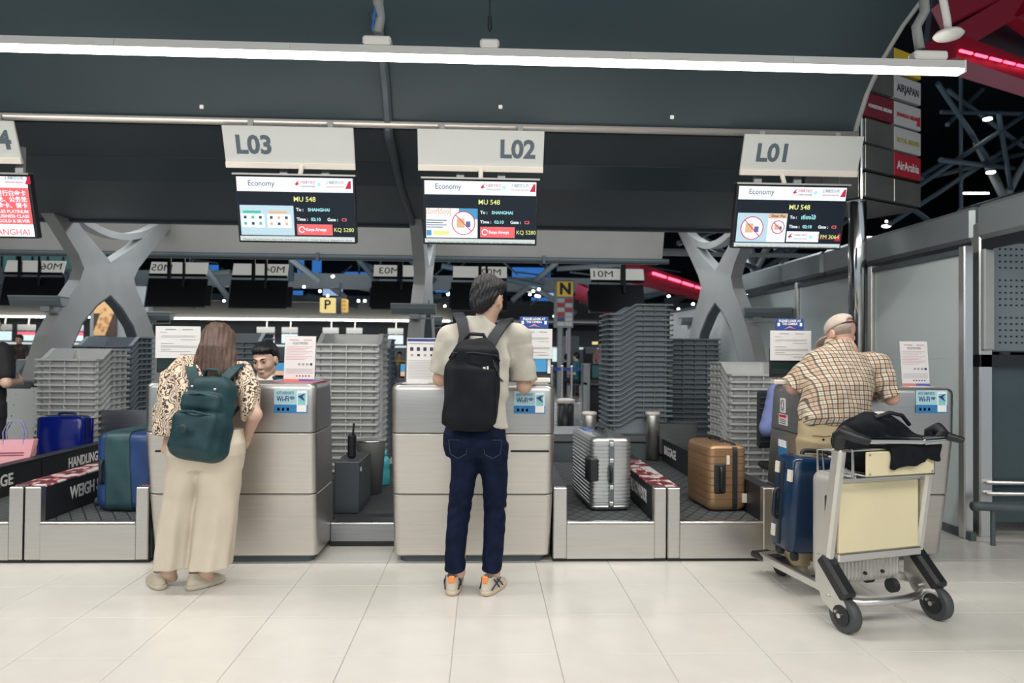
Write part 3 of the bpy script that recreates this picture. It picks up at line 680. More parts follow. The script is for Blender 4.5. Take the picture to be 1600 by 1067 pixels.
def conveyor(label, x0, x1, p0, p1, guides, yend=6.9, caps=(1, 1)):
    """belt between x0 and x1; p0, p1: outer faces of the front posts; guides: (side, text list)"""
    t = thing('bag_conveyor', label, 'conveyor', ((x0 + x1) / 2, YF, 0), 0, 'bag conveyors beside the desks')
    MB().bx(x0, x1, YF + .004, YF + .05, .02, .235).build('front_panel', steel, t)
    MB().bx(x0, x1, YF, YF + .05, .237, .252, .004).build('front_edge', alu, t)
    MB().bx(p0, p1, YF + .02, yend, 0.0, .02).build('base', black, t)
    MB().bx(p0, p1, YF + .05, yend, .02, .20).build('body', gdark, t)
    for a, b in ((p0, x0), (x1, p1)):
        MB().bx(a, b - .002 if b == p1 else b, YF, YF + .06, .02, .465, .006).build('front_post', steel, t)
    MB().bx(x0, x1, YF + .05, 5.62, .20, .248, .004).build('belt', beltm, t)
    MB().bx(x0, x1, 5.66, yend, .20, .248, .004).build('belt', beltm, t)
    for side, words in guides:
        a, b = (p0, x0) if side < 0 else (x1, p1)
        for ya, yb_ in ((YF + .06, 5.62), (5.64, yend)):
            gd = MB().bx(a + .004, b - .004, ya, yb_, .20, .455).build('side_guide', board, t)
            MB().bx(a, b, ya, yb_, .455, .468, .003).build('cap_strip', capm if caps[0 if side < 0 else 1] and ya < 5 else board, gd)
            for wd, y, wid in words:
                if not (ya <= y < yb_): continue
                if side < 0: text('lettering', wd, .115, ltr, gd, (x0 - .002, y, .36), (0, 1, 0), (0, 0, 1), bold=.003, width=wid)
                else: text('lettering', wd, .115, ltr, gd, (x1 + .002, y, .36), (0, -1, 0), (0, 0, 1), bold=.003, width=wid)
    return t
conveyor('bag conveyor with BAGGAGE HANDLING guide at the left picture edge', -3.42, -2.89, -3.52, -2.805, [(-1, [('BAGGAGE', 5.03, .52), ('HANDLING', 6.20, .44)]), (1, [])], caps=(0, 1))
conveyor('weigh scale conveyor carrying the blue and green bag', -2.70, -2.13, -2.795, -2.05, [(-1, [('WEIGH SCALE', 5.03, .57)]), (1, [])])
conveyor('scale conveyor carrying the silver ribbed suitcase', .535, 1.088, .447, 1.168, [(-1, []), (1, [('SCALE CONVEYOR', 4.95, .60)])], caps=(0, 1))
conveyor('bag conveyor carrying the gold suitcase', 1.255, 1.79, 1.175, 1.875, [(-1, []), (1, [('BAGGAGE', 6.7, .42), ('HANDLING', 5.30, .50)])], 7.0, caps=(1, 0))
# collector belt housing behind the counters
cb = thing('collector_housing', 'low dark steel belt housing behind the conveyors at centre', 'conveyor', (1.6, 7.4, 0))
MB().bx(.45, 2.9, 7.05, 7.75, 0, .42).build('body', gdark, cb); MB().bx(.45, 2.9, 7.02, 7.8, .42, .50, .01).build('top_ledge', steel_d, cb)
MB().bx(1.72, 2.15, 7.0, 7.06, .3, .62, .01).build('upright_plate', steel_d, cb)
cb2 = thing('collector_housing', 'grey belt housing behind the pink bag at the left', 'conveyor', (-4.6, 7.3, 0))
MB().bx(-6.6, -2.2, 6.95, 7.38, 0, .28).build('body', gdark, cb2)
pm = mat('perforated_cover', (.50, .51, .51), .5, .1)
cv = MB().prism([(0, 0), (.02, 0), (.20, .62), (.18, .64)], 1.35, (-5.75, 7.05, .28), (0, 1, 0), (0, 0, 1)).build('sloped_cover', pm, cb2)
hb = MB()
for i in range(11):
    for j in range(6): hb.box((-5.7 + i * .105, 7.055 + .18 * (j + .5) / 6 - .004, .28 + .62 * (j + .5) / 6), (.012, .012, .012))
tag(hb.build('holes', black, cv), kind='stuff')
MB().tube([(-5.75, 7.28, .93), (-4.52, 7.28, .93)], .06, 12).build('rounded_top', gdark, cb2, True)
MB().bx(-3.7, -2.3, 6.96, 7.0, .28, .72).build('steel_back', steel_d, cb2)
for px, py, Y, m_, lab in ((921, 645, 6.95, steel, 'short steel bollard behind the silver suitcase'), (1020, 645, 7.0, steel, 'short steel bollard at the end of the gold suitcase conveyor')):
    p = at(px, py, Y); t = thing('bollard', lab, 'bollard', (p.x, Y, .25), 0, 'steel bollards')
    MB().lathe((p.x, Y, 0), [(.068, .26), (.068, p.z - .02), (.06, p.z)], 20).build('tube', m_, t, True); MB().lathe((p.x, Y, p.z), [(.074, -.02), (.074, .008), (.05, .014)], 20).build('cap', cream, t, True)
p = at(884, 626, 9.3); t = thing('bollard', 'black bollard with pale cap right of the centre desk', 'bollard', (p.x, 9.3, 0))
MB().lathe((p.x, 9.3, 0), [(.11, 0), (.11, p.z)], 18).build('tube', black, t, True); MB().lathe((p.x, 9.3, p.z), [(.12, -.03), (.12, .02), (.06, .03)], 18).build('cap', cream, t, True)
# ================================================================== bag trays
def tray_mesh():
    W, D = .270, .315; b = MB()
    def prof(y): return float(np.interp(y, [-.34, -.215, -.05, .34], [.085, .085, .185, .185]))
    def outline(sc, ins=0.0):          # rounded rectangle with extra points where the rim climbs
        hx, hy = W * sc, D * sc; o = []; pts = rrect(hx, hy, .035, 3); ys = (-.215, -.16, -.105, -.05)
        for i, p in enumerate(pts):
            o.append(p)
            if i == 7: o += [(-hx, y) for y in ys[::-1]]
            if i == 15: o += [(hx, y) for y in ys]
        return o
    def ring(sc, z=None, dz=0.0): return [Vector((x, y, (prof(y) + dz) if z is None else z)) for x, y in outline(sc)]
    b.loft([ring(.88, .0), ring(.93, None, -.035), ring(.935, None, -.006), ring(1.07, None, -.006), ring(1.07, None, -.014), ring(1.08, None, -.014), ring(1.085, None, .003), ring(.935, None, .003), ring(.92, None, -.03), ring(.86, .006)])
    for sx in (-.5, 0, .5):
        b.bx(W * sx - .003, W * sx + .003, -D * 1.06, -D * .92, .03, .079); b.bx(W * sx - .003, W * sx + .003, D * .92, D * 1.06, .10, .18)
    for sy in (-.86, .1, .45, .8):
        h_ = prof(sy * D)
        for s_ in (-1, 1): b.bx(s_ * W * .92, s_ * W * 1.06, sy * D - .003, sy * D + .003, h_ - .055, h_ - .007)
    return b.mesh('bag_tray')
TRAY = tray_mesh(); TRAY.materials.append(mat('tray_grey', (.56, .57, .56), .5, 0, .05, 4))
TRAYD = TRAY.copy(); TRAYD.materials.clear(); TRAYD.materials.append(mat('tray_slate', (.20, .235, .265), .5, 0, .06, 4))
ORD = ['top', 'second', 'third', 'fourth', 'fifth', 'sixth', 'seventh', 'eighth', 'ninth', 'tenth', 'eleventh', 'twelfth', 'thirteenth', 'fourteenth', 'fifteenth', 'sixteenth', 'seventeenth', 'eighteenth', 'nineteenth', 'twentieth', 'twenty-first', 'twenty-second', 'twenty-third', 'twenty-fourth', 'twenty-fifth', 'twenty-sixth']
def stack(me, x, y, z0, n, rot, where, group, pitch=.06, hi=None):
    for k in range(n):
        o = bpy.data.objects.new('bag_tray', me); COL.objects.link(o); i = n - 1 - k
        o.location = (x + random.uniform(-.002, .002), y + random.uniform(-.002, .002), z0 + k * pitch); o.rotation_euler = (0, 0, rot + random.uniform(-.004, .004))
        tag(o, ('topmost' if i == 0 else ORD[i] + ' from top') + ' ' + where, 'tray', group)
rp = R(180)
stack(TRAY, -3.98, 7.19, .285, 15, 0, 'grey tray in the stack behind the royal blue suitcase', 'trays in the left stack')
stack(TRAYD, -4.12, 8.05, .0, 22, 0, 'slate tray in the stack behind the left grey stack', 'trays in the rear left stack')
stack(TRAY, -1.24, 6.75, .150, 20, 0, 'grey tray in the stack between the two desks', 'trays in the middle stack')
stack(TRAYD, -1.30, 7.80, .0, 22, 0, 'dark tray half hidden behind the middle stack', 'trays behind the middle stack')
stack(TRAYD, -2.75, 8.1, .0, 23, 0, 'tray in the stack left of the seated clerk', 'trays beside the clerk')
stack(TRAYD, 1.60, 7.40, .50, 23, R(-90), 'slate tray in the tallest stack right of centre', 'trays in the tallest stack', .0515)
stack(TRAYD, 2.36, 8.1, .0, 25, rp, 'slate tray in the stack beside the tallest one', 'trays in the stack beside the tallest', .054)
stack(TRAY, 2.47, 6.45, .0, 18, 0, 'grey tray in the stack left of the right desk', 'trays in the right stack', .062)
# ================================================================== signs and flight displays
inkslate = mat('ink_slate', (.085, .115, .145), .5)
def tilted(c, ang):       # frame whose face looks at the customers, leaning by ang (top towards them)
    ca, sa = math.cos(ang), math.sin(ang)
    ex = Vector((1, 0, 0)); ey = Vector((0, -sa, ca)); en = ex.cross(ey)
    M = Matrix((ex, ey, en)).transposed().to_4x4(); M.translation = c; return M
def plate(nm, M, u0, u1, v0, v1, n0, n1, m_, parent, bev=0.0): return MB(M).bx(u0, u1, v0, v1, n0, n1, bev).build(nm, m_, parent)
def ptext(nm, s, M, u, v, size, m_, parent, n=.004, **k):
    return text(nm, s, size, m_, parent, M @ Vector((u, v, n)), M.col[0].xyz, M.col[1].xyz, **k)
def counter_sign(s, pxl, pxr, pyt, pyb, num_u, lab):
    Y = 5.36; c = at((pxl + pxr) / 2, (pyt + pyb) / 2, Y); W = (at(pxr, pyt, Y) - at(pxl, pyt, Y)).x; M = tilted(c, R(22)); H = .31
    t = thing('counter_sign', lab, 'sign', (c.x, Y, c.z - H / 2), 0, 'counter number signs')
    plate('panel', M, -W / 2, W / 2, -H / 2 + .04, H / 2, -.02, 0, signw, t, .004)
    plate('bottom_strip', M, -W / 2, W / 2, -H / 2, -H / 2 + .045, -.02, .012, cream, t, .003)
    ptext('number', s, M, num_u * W, .012, .185, inkslate, t, .0015, bold=.0065)
    for dx in (-.3, .3): MB().bx(c.x + dx - .02, c.x + dx + .02, Y + .02, Y + .05, c.z + .05, 3.06).build('bracket', gpaint, t)
    return t
counter_sign('L03', 350, 554, 200, 262, -.27, 'pale hanging counter sign reading L03')
counter_sign('L02', 653, 850, 206, 266, .29, 'pale hanging counter sign reading L02')
counter_sign('L01', 1160, 1345, 215, 272, -.24, 'pale hanging counter sign reading L01')
counter_sign('L04', -172, 28, 190, 252, .30, 'pale hanging counter sign cut off at the left edge')
scw = mat('screen_white', (.1, .1, .1), .3, emit=.80, ecol=(.86, .92, 1)); sck = mat('screen_navy', (.002, .004, .01), .2, emit=.012, ecol=(.2, .5, .8))
scb = mat('screen_sky', (.1, .1, .1), .3, emit=.62, ecol=(.55, .82, .95)); scr = mat('screen_red', (.1, .02, .02), .3, emit=.72, ecol=(.95, .16, .17)); scy = mat('screen_yellow', (.1, .1, 0), .3, emit=.75, ecol=(.80, .85, .32))
scc = mat('screen_cyan', (0, .1, .1), .3, emit=.75, ecol=(.45, .88, .92)); sct = mat('screen_ticker', (.1, .1, .1), .3, emit=.60, ecol=(.75, .85, .82)); scg = mat('screen_green', (0, .1, .05), .3, emit=.55, ecol=(.12, .65, .5)); sco = mat('screen_orange', (.1, .05, 0), .3, emit=.6, ecol=(.95, .6, .4)); sci = mat('screen_ink', (.02, .05, .08), .3, emit=.05, ecol=(.2, .35, .5)); scs = mat('screen_blue', (.0, .05, .1), .3, emit=.5, ecol=(.12, .45, .80)); scp = mat('screen_purple', (.0, .05, .1), .3, emit=.4, ecol=(.30, .18, .50)); scm = mat('screen_crimson', (.1, .0, .0), .3, emit=.5, ecol=(.75, .03, .10))
def no_sign(M, pt, u, v, r_):      # crossed-out round warning on the display
    d = MB(M); d.lathe((u, v, .0046), [(r_, 0), (r_, .0006)], 26); d.build('warning_disc', scw, pt)
    MB(M).tube([(u + r_ * math.cos(a), v + r_ * math.sin(a), .0056) for a in np.linspace(0, 2 * math.pi, 28)[:-1]], .0035, 5, closed=True).build('warning_ring', scm, pt)
    MB(M).bar((u - r_ * .7, v + r_ * .7, .0062), (u + r_ * .7, v - r_ * .7, .0062), .006, .001).build('warning_bar', scm, pt)
    MB(M).box((u - r_ * .25, v, .0054), (r_ * .7, r_ * .8, .0008)).build('bag_mark', sco, pt); MB(M).box((u + r_ * .4, v - r_ * .1, .0054), (r_ * .4, r_ * .5, .0008)).build('bag_mark', scp, pt)
def airline_marks(M, p, u, v, k=1.0):
    MB(M).prism([(0, 0), (.035, .030), (.012, .012), (.035, 0), (.012, -.008), (.03, -.03)], .0006, (u - .02, v, .0046), (1, 0, 0), (0, 1, 0)).build('swallow_mark', scm, p)
    ptext('lettering', '中國東方航空', M, u + .075, v + .012, .024 * k, scm, p, .0046, width=.11); ptext('lettering', 'CHINA EASTERN', M, u + .075, v - .016, .018 * k, sci, p, .0046, width=.11)
    MB(M).lathe((u + .155, v, .0046), [(.014, 0), (.014, .0006)], 12).build('alliance_mark', scc, p)
    ptext('lettering', '上海航空公司', M, u + .27, v + .014, .026 * k, sci, p, .0046, width=.13); ptext('lettering', 'SHANGHAI AIRLINES', M, u + .27, v - .016, .016 * k, scm, p, .0046, width=.13)
    MB(M).prism([(0, -.028), (.042, -.028), (.042, .028), (.028, .028)], .0006, (u + .345, v, .0046), (1, 0, 0), (0, 1, 0)).build('tail_mark', scm, p)
def display(pxl, pxr, pyt, pyb, lab, kind):
    Y = 5.25; c = at((pxl + pxr) / 2, (pyt + pyb) / 2, Y); W = (at(pxr, 330, Y) - at(pxl, 330, Y)).x; H = W * .565; M = tilted(c, R(15))
    t = thing('flight_display', lab, 'screen', (c.x, Y, c.z - H / 2), 0, 'flight displays under the counter signs')
    plate('housing', M, -W / 2, W / 2, -H / 2, H / 2, -.06, 0, black, t, .006)
    plate('top_lip', M, -W / 2 - .01, W / 2 + .01, H / 2, H / 2 + .012, -.05, .02, alu, t)
    scn = plate('panel', M, -W / 2 + .012, W / 2 - .012, -H / 2 + .012, H / 2 - .012, 0, .003, sck, t)
    w2, h2 = W / 2 - .014, H / 2 - .014
    for dx in (-.16, .16): MB().bx(c.x + dx - .03, c.x + dx + .03, Y + .22, Y + .25, c.z + .05, c.z + .50).build('bracket', gpaint, t)
    MB().cyl((c.x, Y + .045, c.z + H / 2 - .06), (c.x, Y + .14, c.z + H / 2 + .115), .018).build('hanger_pole', cream, t)
    if kind == 'red':
        plate('header', M, -w2, w2, .135, h2, .003, .0042, scw, scn); plate('red_field', M, -w2, w2, -.125, .135, .003, .0042, scr, scn); plate('footer', M, -w2, w2, -h2, -.125, .003, .0042, scw, scn)
        airline_marks(M, scn, .03, .19)
        for k, s in enumerate(('东方万里行白金卡', '头等舱、公务舱', '万里行金卡、银卡')): ptext('lettering', s, M, w2 - .02, .095 - k * .044, .042, scw, scn, .0046, align='RIGHT', bold=.0008)
        for k, s in enumerate(('EASTERN MILES PLATINUM', 'FIRST & BUSINESS CLASS', 'MILES GOLD & SILVER')): ptext('lettering', s, M, w2 - .02, -.035 - k * .034, .032, scw, scn, .0046, align='RIGHT', bold=.0006)
        ptext('lettering', 'SHANGHAI', M, w2 - .03, -.185, .062, scr, scn, .0046, align='RIGHT'); return
    plate('header', M, -w2, w2, .128, h2, .003, .0042, scw, scn)
    ptext('lettering', 'Economy', M, -w2 * .58, .185, .056, sci, scn, .0046, width=.19)
    airline_marks(M, scn, .02, .185)
    ptext('lettering', 'MU 548', M, .065, .075, .05, scy, scn, .0046, bold=.0004)
    ptext('lettering', 'To :', M, .0, -.0, .032, scw, scn, .0046, align='LEFT', bold=.0007)
    ptext('lettering', 'เซี่ยงไฮ้' if kind == 'thai' else 'SHANGHAI', M, .085, 0, .032 if kind != 'thai' else .04, scc, scn, .0046, align='LEFT', bold=.0007)
    ptext('lettering', 'Time :', M, .0, -.07, .032, scw, scn, .0046, align='LEFT', bold=.0007); ptext('lettering', '02:10', M, .105, -.07, .032, scc, scn, .0046, align='LEFT', bold=.0007)
    ptext('lettering', 'Gate :', M, .225, -.07, .032, scw, scn, .0046, align='LEFT', bold=.0007); ptext('lettering', 'C3', M, .33, -.07, .032, scr, scn, .0046, align='LEFT', bold=.0007)
    if kind == 'thai':
        bn = plate('partner_banner', M, -.01, .24, -.185, -.105, .003, .0042, scw, scn); airline_marks(M, bn, .02, -.145, .5)
        ptext('lettering', 'FM 3064', M, .25, -.145, .042, scy, scn, .0046, align='LEFT', width=.145)
    else:
        bn = plate('partner_banner', M, .0, .26, -.185, -.105, .003, .0042, scr, scn); ptext('lettering', 'Kenya Airways', M, .14, -.145, .032, scw, bn, .0046, width=.15, bold=.0008)
        MB(M).tube([(.035 + .02 * math.cos(a), -.145 + .02 * math.sin(a), .0048) for a in np.linspace(0, 5.6, 14)], .004, 5).build('ring_mark', scw, bn)
        ptext('lettering', 'KQ 5280', M, .27, -.145, .042, scy, scn, .0046, align='LEFT', width=.145)
    plate('ticker', M, -w2, w2, -h2, -.197, .003, .0042, sct, scn); ptext('lettering', 'Please be informed that the check-in counter closes before departure time', M, 0, -.222, .017, sci, scn, .0046, width=w2 * 1.9)
    ad = plate('advert', M, -w2 + .01, -.02 if kind != 'thai' else -.02, -.19, .028, .003, .0042, scb if kind != 'two' else scw, scn)
    if kind == 'plain':
        plate('advert_tab', M, -.40, -.26, .0, -.016 + .0, .0042, .0048, scg, ad) if False else plate('advert_tab', M, -.39, -.26, -.030, -.012, .0042, .0048, scg, ad)
        plate('advert_tab', M, -.20, -.07, -.030, -.012, .0042, .0048, sco, ad)
        plate('advert_card', M, -.405, -.235, -.135, -.035, .0042, .0046, scw, ad); plate('advert_card', M, -.215, -.04, -.135, -.035, .0042, .0046, scw, ad)
        for k in range(3):
            for j in range(2):
                plate('advert_icon', M, -.385 + k * .055, -.365 + k * .055, -.07 - j * .045, -.05 - j * .045, .0046, .0052, scg if (k + j) % 2 else sci, ad)
                plate('advert_icon', M, -.195 + k * .055, -.175 + k * .055, -.07 - j * .045, -.05 - j * .045, .0046, .0052, sco if (k + j) % 2 else sci, ad)
    elif kind == 'two':
        ptext('lettering', 'เรื่องที่ต้องรู้', M, -.31, -.0, .05, sco, ad, .0048, bold=.0008, width=.19); plate('advert_sky', M, -.16, -.02, -.05, .028, .0042, .0044, scs, ad)
        for k in range(4): plate('advert_line', M, -.40, -.25 - .03 * (k % 2), -.065 - k * .017, -.059 - k * .017, .0042, .005, sci, ad)
        plate('advert_patch', M, -.40, -.365, -.175, -.135, .0042, .005, scs, ad); plate('advert_patch', M, -.35, -.235, -.170, -.140, .0042, .005, scy, ad); no_sign(M, ad, -.125, -.08, .085)
    else:
        plate('advert_page', M, -.165, -.025, -.188, -.01, .0042, .0044, scw, ad); plate('advert_heading', M, -.165, -.025, -.01, .026, .0042, .0046, sco, ad); ptext('lettering', 'Dear Pas', M, -.09, .008, .03, sci, ad, .0048, bold=.0005)
        no_sign(M, ad, -.285, -.085, .085); no_sign(M, ad, -.085, -.075, .048)
display(370, 556, 274, 381, 'lit flight display under the L03 sign', 'plain')
display(661, 840, 280, 384, 'lit flight display under the L02 sign', 'two')
display(1148, 1320, 289, 390, 'lit flight display under the L01 sign', 'thai')
display(-128, 52, 270, 374, 'red flight display for gold members at the left edge', 'red')
# mirrored signs of the middle row, seen from behind
for s, xl, xr, yt, yb, post, nu, sl in (('M06', 9, 101, 407, 426, 35, .27, -1), ('M05', 235, 324, 410, 428, 267, -.3, -1), ('M04', 364, 450, 413, 430, 398, .25, -1), ('M03', 584, 652, 415, 432, 624, -.15, 1), ('M02', 708, 792, 417, 434, 750, .2, 1), ('M01', 923, 1006, 420, 438, 971, -.25, 1)):
    Y = 12.9; c = at((xl + xr) / 2, (yt + yb) / 2, Y); W = (at(xr, yt, Y) - at(xl, yt, Y)).x; H = .24; M = tilted(c, R(-20))
    t = thing('counter_sign', 'pale counter sign seen from behind with mirrored ' + s, 'sign', (c.x, Y, c.z - H / 2), 0, 'mirrored signs of the middle row')
    plate('panel', M, -W / 2, W / 2, -H / 2, H / 2, -.02, 0, mat('sign_backlit', (.6, .6, .56), .5, emit=.25, ecol=(.95, .95, .88)), t)
    plate('bottom_strip', M, -W / 2, W / 2, -H / 2 - .03, -H / 2, -.03, .02, black, t)
    o = ptext('number', s, M, 0, 0, .185, inkd, t, .003, width=.36)
    o.data.transform(Matrix.Translation((c.x, 0, 0) ) @ Matrix.Identity(4)) if False else None
    me = o.data; xs = [v.co.x for v in me.vertices]; mx = (max(xs) + min(xs)) / 2
    for v in me.vertices: v.co.x = -(v.co.x - mx) + mx + nu * W
    me.flip_normals()
    p = at(post, yt, 12.86); MB().bx(p.x - .03, p.x + .03, 12.78, 12.82, c.z - .2, 3.22).build('post', black, t)
    c2 = c + Vector((0, -.05, -.44)); M2 = tilted(c2, R(-15))
    t2 = thing('flight_display', 'dark back of the flight display under the mirrored ' + s + ' sign', 'screen', (c2.x, Y, c2.z - .28), 0, 'display backs of the middle row')
    plate('back_cover', M2, -W / 2 - .03, W / 2 - .0, -.27, .27, -.05, .0, black, t2, .01)
    plate('side_cover', M2, W / 2 - .02 if sl < 0 else -W / 2 - .06, W / 2 + .1 if sl < 0 else -W / 2 - .02, -.24, .14, -.05, .01, blackm, t2, .01)
    plate('edge_frame', M2, -W / 2 - .045, -W / 2 - .03, -.28, .27, -.05, .005, gpaint, t2); MB().bx(c2.x + .1, c2.x + .14, Y - .09, Y - .05, c2.z + .1, 3.22).build('hanger', black, t2)
# ================================================================== suitcases
def case_shell(M, wx, wy, hz, ribs, amp, rad=.045, gap=0.5, groove=False):
    """body lofted along local z; horizontal ribs or grooves run round it"""
    zs = [(0.0, .05), (.004, .03), (.014, .012), (.03, .003)]; n = max(ribs, 1); a, b = .035, hz - .035
    for k in range(n):
        p = (b - a) / n; z = a + k * p
        if not ribs: zs.append((z + p / 2, 0)); continue
        if groove: zs += [(z + p * .04, 0), (z + p * .90, 0), (z + p * .93, amp), (z + p * .97, amp)]
        else: zs += [(z + p * .05, amp), (z + p * .25, 0), (z + p * .65, 0), (z + p * .85, amp)]
    zs += [(hz - .03, .003), (hz - .014, .012), (hz - .004, .03), (hz, .05)]
    return MB(M).loft([[Vector((x, y, z)) for x, y in rrect(wx / 2 - i, wy / 2 - i, max(rad - i * .5, .01), 5)] for z, i in zs])
def ring_band(M, wy, hz, x0, x1, out, m_, parent, nm='band'):
    o = [(y, z + hz / 2) for y, z in rrect(wy / 2 + out, hz / 2 + out, .06, 5)]; i = [(y, z + hz / 2) for y, z in rrect(wy / 2 - .03, hz / 2 - .03, .05, 5)]
    b = MB(M); n = len(o); vs = [(x, y, z) for x in (x0, x1) for pl in (o, i) for y, z in pl]; fs = []
    for k in range(n):
        q = (k + 1) % n; fs += [(k, q, 2 * n + q, 2 * n + k), (k, n + k, n + q, q), (2 * n + k, 2 * n + q, 3 * n + q, 3 * n + k)]
    return b.add(vs, fs).build(nm, m_, parent)
def handle(M, a, b, out, r_, m_, parent, nm='handle'):
    a, b, out = Vector(a), Vector(b), Vector(out)
    pts = [a, a + out * .6, a + out * .95 + (b - a) * .08, a + out + (b - a) * .25, a + out + (b - a) * .75, b + out * .95 - (b - a) * .08, b + out * .6, b]
    return autosmooth(MB(M).tube(pts, r_, 8).build(nm, m_, parent), 60)
def loc_m(p, rz): return Matrix.Translation(p) @ Matrix.Rotation(rz, 4, 'Z')
silver = mat('case_silver', (.55, .56, .57), .28, .9, .04, 3); gold = mat('case_gold', (.40, .25, .14), .36, .55, .04, 3)
rub = mat('rubber_dark', (.02, .022, .025), .55)
# silver ribbed case on the scale conveyor, narrow side to us
p = onz(953, 803, .25); p = Vector((.70 + .145, 4.72 + .34, .25))
t = thing('suitcase', 'silver ribbed hard suitcase standing on the scale conveyor', 'suitcase', p, R(4)); M = loc_m(p, R(4))
o = case_shell(M, .29, .66, .50, 17, .006).build('shell', silver, t); autosmooth(o, 35)
ring_band(M, .66, .50, -.018, .018, .004, mat('case_band_grey', (.16, .18, .19), .4, .5), t)
handle(M, (-.01, -.33, .20), (-.01, -.33, .30), (0, -.035, 0), .011, black, t)
MB(M).bx(-.155, -.085, -.338, -.2, .20, .36, .012).build('luggage_tag', black, t)
for z in (.05, .16, .34, .45): MB(M).bx(-.014, .014, -.338, -.328, z - .014, z + .014, .003).build('latch', alu, t)
handle(M, (.0, -.13, .5), (.0, .13, .5), (0, 0, .028), .012, black, t, 'top_handle')
MB(M).bx(-.10, -.04, .05, .25, .495, .506, .003).build('top_sticker', mat('tag_blue', (.1, .16, .4), .5), t)
# gold case, turned
p = Vector((1.645, 4.72 + .21, .25)); rz = R(5)
t = thing('suitcase', 'gold hard suitcase with dark seam on the right conveyor', 'suitcase', p, rz); M = loc_m(p, rz)
o = case_shell(M, .27, .42, .455, 8, .0045, groove=True).build('shell', gold, t); autosmooth(o, 35)
ring_band(M, .42, .455, .03, .065, .004, rub, t, 'zip_band')
MB(M).bx(-.10, -.015, -.222, -.19, .12, .33, .014).build('handle_recess', rub, t); handle(M, (-.058, -.216, .15), (-.058, -.216, .30), (0, -.022, 0), .013, black, t)
MB(M).bx(.10, .135, -.216, -.205, .06, .12).build('brand_plate', cream, t); MB(M).bx(-.012, .008, -.216, -.2, .32, .38).build('tag', cream, t)
handle(M, (.0, -.1, .455), (.0, .1, .455), (0, 0, .022), .012, black, t, 'top_handle')
for y in (-.15, .15): MB(M).cyl((.145, y, .04), (.125, y, .04), .028).build('wheel', rub, t)
# blue bag with green cover on the weigh scale
p = Vector((-2.53 + .20, 4.72 + .27, .25)); rz = R(-3)
t = thing('suitcase', 'blue suitcase in a dark green fabric cover on the weigh scale', 'suitcase', p, rz); M = loc_m(p, rz)
S = SD((-.24, -.32, -.02), (.24, .32, .56), .009); S.box((0, 0, .26), (.195, .28, .255), .06, .02); S.ruffle(lambda X, Y, Z: .004 * np.sin(X * 38 + Z * 9) * np.sin(Z * 17 + Y * 11))
S.build('body', mat('bag_blue', (.012, .045, .16), .42, 0, .2, 5, .25, 14), t)
S = SD((-.24, -.32, -.02), (.24, .32, .58), .009); S.box((0, 0, .26), (.202, .288, .262), .06, .02); S.ruffle(lambda X, Y, Z: .004 * np.sin(X * 38 + Z * 9) * np.sin(Z * 17 + Y * 11))
S.plane_cut((-.115, 0, 0), (-1, 0, -.03)); S.plane_cut((.065, 0, 0), (1, 0, .06))
S.build('fabric_cover', mat('bag_green', (.018, .062, .072), .45, 0, .2, 5, .25, 14), t)
handle(M, (-.135, -.285, .19), (-.135, -.285, .33), (0, -.02, 0), .012, black, t)
for y in (-.2, .2): MB(M).cyl((-.22, y, .05), (-.19, y, .05), .03).build('wheel', rub, t)
# royal blue case at the left
p = Vector((-3.76, 6.50, .30)); t = thing('suitcase', 'glossy royal blue suitcase beside the pink bag', 'suitcase', (p.x, p.y, 0), R(2)); M = loc_m(p, R(2))
royal = mat('case_royal_blue', (.004, .012, .16), .16, 0, .0)
o = case_shell(M, .40, .20, .41, 0, .0, .04).build('shell', royal, t); autosmooth(o, 35)
for k in range(5): MB(M).tube([(.20, -.08 + k * .04, .03), (.203, -.08 + k * .04, .38)], .008, 6).build('rib', royal, t)
ring_band(M @ Matrix.Rotation(R(90), 4, 'Z'), .40, .41, -.012, .012, .003, rub, t, 'zip_band')
handle(M, (-.05, 0, .41), (.09, 0, .41), (0, 0, .022), .012, mat('handle_blue', (.01, .02, .1), .4), t)
MB().bx(-3.96, -3.57, 6.40, 6.60, 0, .30, .01).build('base_frame', rub, t)
# pink paper bag
p = Vector((-3.70, 5.74, .33)); t = thing('paper_bag', 'pink shopping bag with lilac handles at the left picture edge', 'bag', (p.x, p.y, 0)); M = loc_m(p, R(12))
pk = mat('paper_pink', (.72, .36, .40), .6, 0, .05, 6)
b = MB(M); b.loft([[Vector((x, y, z)) for x, y in ((-.13 * k, -.06 * q), (.13 * k, -.06 * q), (.13 * k + .02, 0), (.13 * k, .06 * q), (-.13 * k, .06 * q), (-.13 * k - .02, 0))] for z, k, q in ((-.05, .8, 1.2), (.1, .9, 1), (.26, 1.08, .5))]); b.build('bag_body', pk, t)
MB(M).bx(-.1, .1, -.06, .06, -.33, -.05).build('stand', rub, t)
for y in (-.028, .028): MB(M).ribbon([(-.07, y, .22), (-.075, y, .32), (-.04, y, .40), (.0, y, .415), (.04, y, .40), (.07, y, .32), (.065, y, .22)], (0, 1, 0), .018, .004).build('handle', mat('lilac', (.35, .32, .62), .5), t)
for k in range(2): MB(M).bx(-.09, .08, -.058, -.052, .16 - k * .02, .166 - k * .02).build('print_line', mat('ink_rose', (.4, .1, .15), .6), t)
